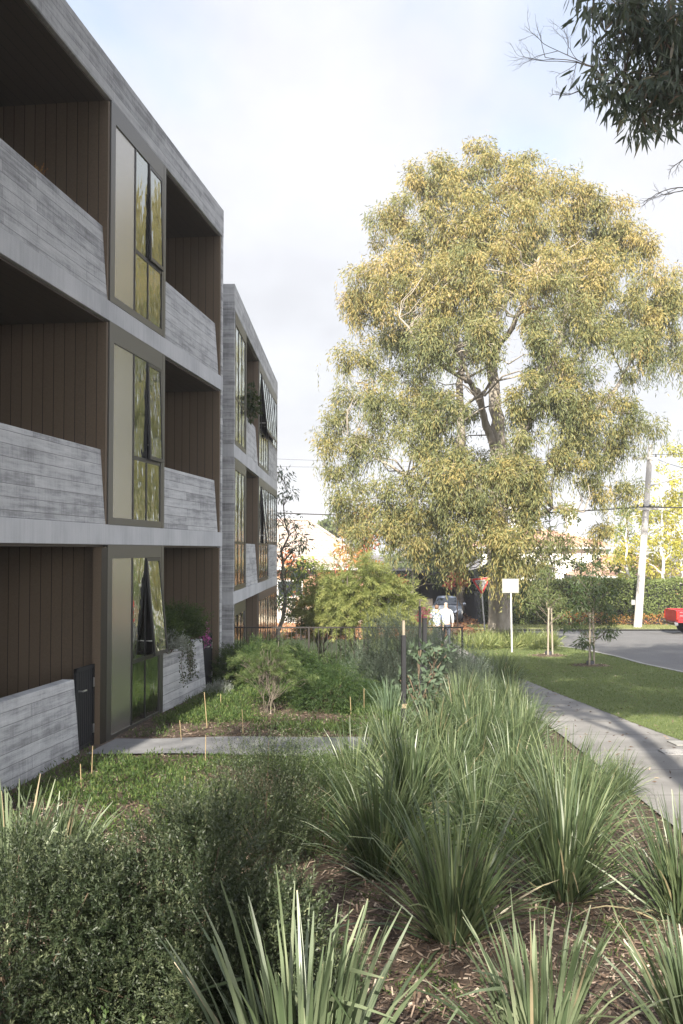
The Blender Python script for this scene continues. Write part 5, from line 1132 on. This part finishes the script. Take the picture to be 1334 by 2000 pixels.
# slim bollard pole beside the tree
# ------------------------------------------------------------------ vehicles
def wheel(o, x, y, r, w=.2):
    def ring(prof, mat, nm, par):
        n = 24; vs = [(x+a_, y+rr*math.cos(2*math.pi*k/n), r+rr*math.sin(2*math.pi*k/n)) for a_, rr in prof for k in range(n)]
        fs = [(i*n+k, i*n+(k+1) % n, (i+1)*n+(k+1) % n, (i+1)*n+k) for i in range(len(prof)-1) for k in range(n)]
        return MB().add(vs, fs, True).build(nm, mat, par)
    W_ = ring([(-w/2, r*.62), (-w/2, r*.93), (-w/2+.03, r), (w/2-.03, r), (w/2, r*.93), (w/2, r*.62)], M['rubber'], 'wheel', o)
    s = 1 if x > 0 else -1
    ring([(s*(w/2-.03), 0.001), (s*(w/2-.01), r*.2), (s*(w/2-.05), r*.5), (s*(w/2-.0), r*.62), (s*(w/2-.15), r*.62)], M['rim'], 'rim', W_)
def loft(secs, name, mat, parent, bevel=0, smooth=True):
    """secs: list of (y, [(x,z) half outline from bottom centre to top centre])"""
    V = []; k = len(secs[0][1])
    for y, pts in secs:
        full = [(x, y, z) for x, z in pts]+[(-x, y, z) for x, z in pts[::-1][1:-1]] if False else [(x, y, z) for x, z in pts]+[(-x, y, z) for x, z in pts[::-1]]
        V += full
    n = 2*k; F = [(i*n+j, i*n+(j+1) % n, (i+1)*n+(j+1) % n, (i+1)*n+j) for i in range(len(secs)-1) for j in range(n)]
    F += [tuple(range(n)), tuple(range((len(secs)-1)*n, len(secs)*n))[::-1]]
    m = MB().add(V, F, smooth); return m.build(name, mat, parent)
def hatch(loc, rz, label):
    o = empty('parked_car', loc, rz, label, 'car')   # nose towards -Y
    body = []
    for y, hw, zb, zt, bw in [(-2.12,.62,.30,.60,.60),(-2.02,.78,.22,.72,.74),(-1.75,.86,.20,.84,.80),(-1.2,.90,.19,.95,.82),(-.8,.90,.19,1.0,.80),(.8,.90,.19,1.02,.80),(1.6,.89,.2,1.02,.78),(2.0,.84,.25,.95,.74),(2.12,.74,.32,.80,.68)]:
        body.append((y, [(0, zb), (hw*.9, zb), (hw, zb+.14), (hw, (zb+zt)/2+.06), (bw, zt-.03), (0, zt+.02)]))
    loft(body, 'body', M['bluegrey'], o)
    cab = []
    for y, zt, tw, bw in [(-1.02, 1.0, .70, .76), (-.28, 1.40, .58, .78), (.2, 1.46, .56, .78), (1.1, 1.40, .56, .76), (1.85, 1.02, .62, .72)]:
        cab.append((y, [(0, .9), (bw, .9), (bw, .96), (tw, zt-.05), (tw*.85, zt), (0, zt+.01)]))
    loft(cab, 'cabin', M['bluegrey'], o)
    MB().quad((-.66, -1.03, 1.035), (.66, -1.03, 1.035), (.52, -.36, 1.375), (-.52, -.36, 1.375)).build('windscreen', M['carglass'], o)
    for s in (-1, 1):
        MB().quad((s*.775, -.75, 1.03), (s*.775, 1.4, 1.03), (s*.60, 1.0, 1.36), (s*.605, -.2, 1.36)).build('side_window', M['carglass'], o)
        MB().hexa([(s*.42, -2.10, .62), (s*.74, -1.98, .66), (s*.80, -1.80, .72), (s*.5, -1.9, .7), (s*.42, -2.06, .70), (s*.74, -1.94, .78), (s*.80, -1.74, .82), (s*.5, -1.8, .8)]).build('headlight', M['lamp'], o)
        MB().lathe([(.001, -.06), (.08, -.04), (.1, .03), (.07, .09), (.001, .11)], (s*.98, -.62, 1.02), 10).build('mirror', M['bluegrey'], o)
        MB().tube([(s*.62, -2.12, .34), (s*.56, -2.14, .46), (s*.42, -2.15, .56)], .022, 6).build('bumper_trim', M['rim'], o)
    MB().hexa([(-.5, -2.16, .27), (.5, -2.16, .27), (.5, -2.0, .27), (-.5, -2.0, .27), (-.40, -2.15, .54), (.40, -2.15, .54), (.4, -2.0, .54), (-.4, -2.0, .54)]).build('grille', M['plastic'], o)
    MB().box((-.62, -2.14, .58), (.62, -2.05, .63)).build('upper_grille', M['plastic'], o)
    MB().tube([(-.5, -2.17, .28), (.5, -2.17, .28)], .02, 6).build('lower_trim', M['rim'], o); MB().box((-.19, -2.175, .38), (.19, -2.165, .49)).build('number_plate', M['signwhite'], o)
    for x in (-.8, .8):
        for y in (-1.32, 1.32): wheel(o, x, y, .32)
cx_ = W(872, 1200, 58.5); hatch((cx_[0]+.1, 59.2, float(G(cx_[0], 59))), math.radians(-6), 'blue grey hatchback parked nose out in the shaded driveway')
def pickup(loc, rz, label):
    o = empty('pickup_truck', loc, rz, label, 'truck')   # faces +X locally; tail at x=0
    MB().box((0.02, -.88, .55), (1.75, .88, .72)).box((0.02, -.9, .72), (1.75, -.82, 1.12)).box((0.02, .82, .72), (1.75, .9, 1.12)).box((1.68, -.82, .72), (1.75, .82, 1.12)).build('tray', M['redpaint'], o, .02)
    MB().box((-.03, -.82, .60), (.02, .82, 1.12)).build('tailgate', M['redpaint'], o, .01)
    MB().box((-.12, -.85, .42), (.05, .85, .56)).build('bumper', M['chrome'], o, .02)
    MB().box((.1, -.91, .86), (1.6, -.902, .885)).box((.1, -.91, 1.02), (1.6, -.902, 1.035)).build('side_stripe', M['signwhite'], o)
    for s in (-1, 1): MB().box((-.035, s*.86-.05, .7), (.04, s*.86+.05, 1.05)).build('tail_light', M['tail'], o)
    cab = MB(); pr = [(1.8, .45), (5.0, .45), (5.1, .75), (5.0, 1.0), (3.9, 1.12), (3.3, 1.68), (2.1, 1.70), (1.8, 1.15)]
    n_ = len(pr); cab.add([(x, -.88+.1*(z > 1.2), z) for x, z in pr]+[(x, .88-.1*(z > 1.2), z) for x, z in pr], [tuple(range(n_)), tuple(range(n_, 2*n_))[::-1]]+[((i+1) % n_, i, n_+i, n_+(i+1) % n_) for i in range(n_)]); cab.build('cab', M['redpaint'], o, .03)
    for s in (-1, 1): MB().quad((2.0, s*.885, 1.16), (3.75, s*.885, 1.16), (3.25, s*.80, 1.6), (2.15, s*.80, 1.6)).build('side_window', M['carglass'], o)
    for x in (.85, 4.1):
        for s in (-1, 1):
            n = 20; m = MB()
            for a_, rr in [(0, 0)]: pass
            vs = [(x+rr*math.cos(2*math.pi*k/n), s*.78+d_, .36+rr*math.sin(2*math.pi*k/n)) for d_, rr in [(-.11, .01), (-.11, .33), (-.08, .36), (.08, .36), (.11, .33), (.11, .01)] for k in range(n)]
            fs = [(i*n+k, i*n+(k+1) % n, (i+1)*n+(k+1) % n, (i+1)*n+k) for i in range(5) for k in range(n)]
            wh = m.add(vs, fs, True).build('wheel', M['rubber'], o)
            vs = [(x+rr*math.cos(2*math.pi*k/n), s*(.895+d_), .36+rr*math.sin(2*math.pi*k/n)) for d_, rr in [(0, .01), (.004, .08), (-.01, .2), (.003, .22)] for k in range(n)]
            MB().add(vs, [(i*n+k, i*n+(k+1) % n, (i+1)*n+(k+1) % n, (i+1)*n+k) for i in range(3) for k in range(n)], True).build('rim', M['rim'], wh)
px_ = W(1311, 1200, 47.5); pickup((px_[0], 47.5, float(G(px_[0], 47.5))+.02), 0, 'red pickup truck driving out of the right edge of the photo on the road')

# ------------------------------------------------------------------ people
def skin_mesh(name, V, E, R, mat, parent, root=0, sub=1):
    me = bpy.data.meshes.new(name); me.from_pydata(V, E, []); me.update(); o = link(name, me, mat, parent)
    m = o.modifiers.new('s', 'SKIN'); m.use_smooth_shade = True
    for i, s in enumerate(me.skin_vertices[0].data):
        rr = R[i]; s.radius = rr if hasattr(rr, '__len__') else (rr, rr); s.use_root = (i == root)
    m = o.modifiers.new('d', 'SUBSURF'); m.levels = sub; m.render_levels = sub
    return o
def person(loc, rz, h, label, hair, hairlen, pattern, seed, stride=.22):
    r = np.random.default_rng(seed); k = h/1.72; o = empty('person', loc, rz, label, 'person')   # faces +Y (walking away)
    V = []; E = []; R = []
    def a(p, rad, par=None): V.append((p[0]*k, p[1]*k, p[2]*k)); R.append((rad[0]*k, rad[1]*k) if hasattr(rad, '__len__') else rad*k); i = len(V)-1; (E.append((par, i)) if par is not None else None); return i
    pel = a((0, 0, .93), (.155, .11)); w = a((0, .0, 1.08), (.135, .10), pel); ch = a((0, .0, 1.28), (.165, .11), w); nk0 = a((0, 0, 1.43), (.10, .07), ch); nk = a((0, .01, 1.50), .055, nk0); hd = a((0, .02, 1.57), (.07, .085), nk); hd2 = a((0, .02, 1.66), (.075, .09), hd); a((0, .01, 1.70), (.05, .06), hd2)
    for s in (-1, 1):
        sh = a((s*.18, 0, 1.40), .055, nk0); el = a((s*.245, -.02+s*.03, 1.13), .042, sh); wr = a((s*.25, .06+s*.04, .90), .03, el); pm = a((s*.25, .075+s*.04, .83), (.036, .02), wr)
        for f, (dx, ln) in enumerate([(-.027, .075), (-.009, .085), (.009, .08), (.027, .065)]):
            f1 = a((s*.25+dx*.4, .08+s*.04+dx, .785), .0085, pm); f2 = a((s*.25+dx*.4, .085+s*.04+dx, .785-ln*.55), .008, f1); a((s*.245+dx*.4, .075+s*.04+dx, .785-ln), .007, f2)
        t1 = a((s*.245, .11+s*.04, .84), .009, pm); a((s*.24, .125+s*.04, .80), .008, t1)
        hp = a((s*.09, 0, .86), .09, pel); kn = a((s*.10, s*stride*.5, .49), .058, hp); an = a((s*.10, s*stride-.05, .09), .04, kn); a((s*.10, s*stride+.06, .04), .035, an); 
    skin_mesh('body', V, E, R, M['skin'], o)
    # face details look away from the camera; nose and ears still there
    MB().tube([(0, .115*k, 1.63*k), (0, .135*k, 1.595*k)], [.008, .012], 6).build('nose', M['skin'], o)
    # jacket
    V = []; E = []; R = []
    hem = a((0, 0, .84), (.20, .145)); w = a((0, 0, 1.08), (.165, .125), hem); ch = a((0, 0, 1.28), (.185, .13), w); n0 = a((0, 0, 1.42), (.12, .085), ch); a((0, 0, 1.48), (.07, .065), n0)
    for s in (-1, 1): sh = a((s*.195, 0, 1.385), .072, n0); el = a((s*.255, -.02+s*.03, 1.13), .06, sh); a((s*.256, .055+s*.04, .915), .045, el)
    skin_mesh('jacket', V, E, R, pattern, o)
    V = []; E = []; R = []
    pel = a((0, 0, .90), (.165, .12))
    for s in (-1, 1): hp = a((s*.09, 0, .83), .10, pel); kn = a((s*.10, s*stride*.5, .49), .072, hp); a((s*.10, s*stride-.05, .12), .055, kn)
    skin_mesh('trousers', V, E, R, M['navy'], o)
    for s in (-1, 1): MB().box(((s*.10-.045)*k, (s*stride-.11)*k, 0), ((s*.10+.045)*k, (s*stride+.15)*k, .08*k)).build('shoe', M['plastic'], o, .02)
    V = []; E = []; R = []
    t = a((0, -.005, 1.70), (.09, .10)); b1 = a((0, -.03, 1.63), (.092, .095), t)
    if hairlen: a((0, -.045, 1.53), (.08, .05), b1)
    skin_mesh('hair', V, E, R, hair, o)
def floral():
    m, t, out = newmat('white floral cloth'); tc = N(t, 'ShaderNodeTexCoord'); v_ = N(t, 'ShaderNodeTexNoise', {'Vector': tc.outputs['Object'], 'Scale': 17, 'Detail': 2})
    c = ramp(t, v_.outputs[0], [(.48, (.55,.56,.6)), (.53, (.15,.19,.3))]); p = N(t, 'ShaderNodeBsdfPrincipled', {'Base Color': c, 'Roughness': .8}); t.links.new(p.outputs[0], out.inputs[0]); return m
for px, Y, h, lab, hr, hl, pat, sd in [(853, 37.6, 1.66, 'person in a white blue patterned jacket walking away on the footpath, seen from behind', M['hairbrown'], 1, floral(), 1), (871, 38.3, 1.72, 'person with light hair in a plain white jacket walking away beside the patterned jacket', M['hairgrey'], 0, M['coatwhite'], 2)]:
    p = W(px, 1200, Y); person((p[0], Y, float(G(p[0], Y))+.03), -.05, h, lab, hr, hl, pat, sd, .2 if sd == 1 else -.2)

# ------------------------------------------------------------------ air
hz = MB().box((-420, -210, -6), (420, 905, 30)).build('haze', None)
hm = bpy.data.materials.new('haze'); hm.use_nodes = True; ht_ = hm.node_tree; ht_.nodes.clear()
ho = ht_.nodes.new('ShaderNodeOutputMaterial'); hv = ht_.nodes.new('ShaderNodeVolumePrincipled')
hv.inputs['Color'].default_value = (.95, .96, 1, 1); hv.inputs['Density'].default_value = HAZE = 0.0009; hv.inputs['Anisotropy'].default_value = 0.2
ht_.links.new(hv.outputs[0], ho.inputs['Volume']); hz.data.materials.append(hm); setprops(hz, 'thin bright morning haze in the air over the whole street', 'haze', kind='stuff')
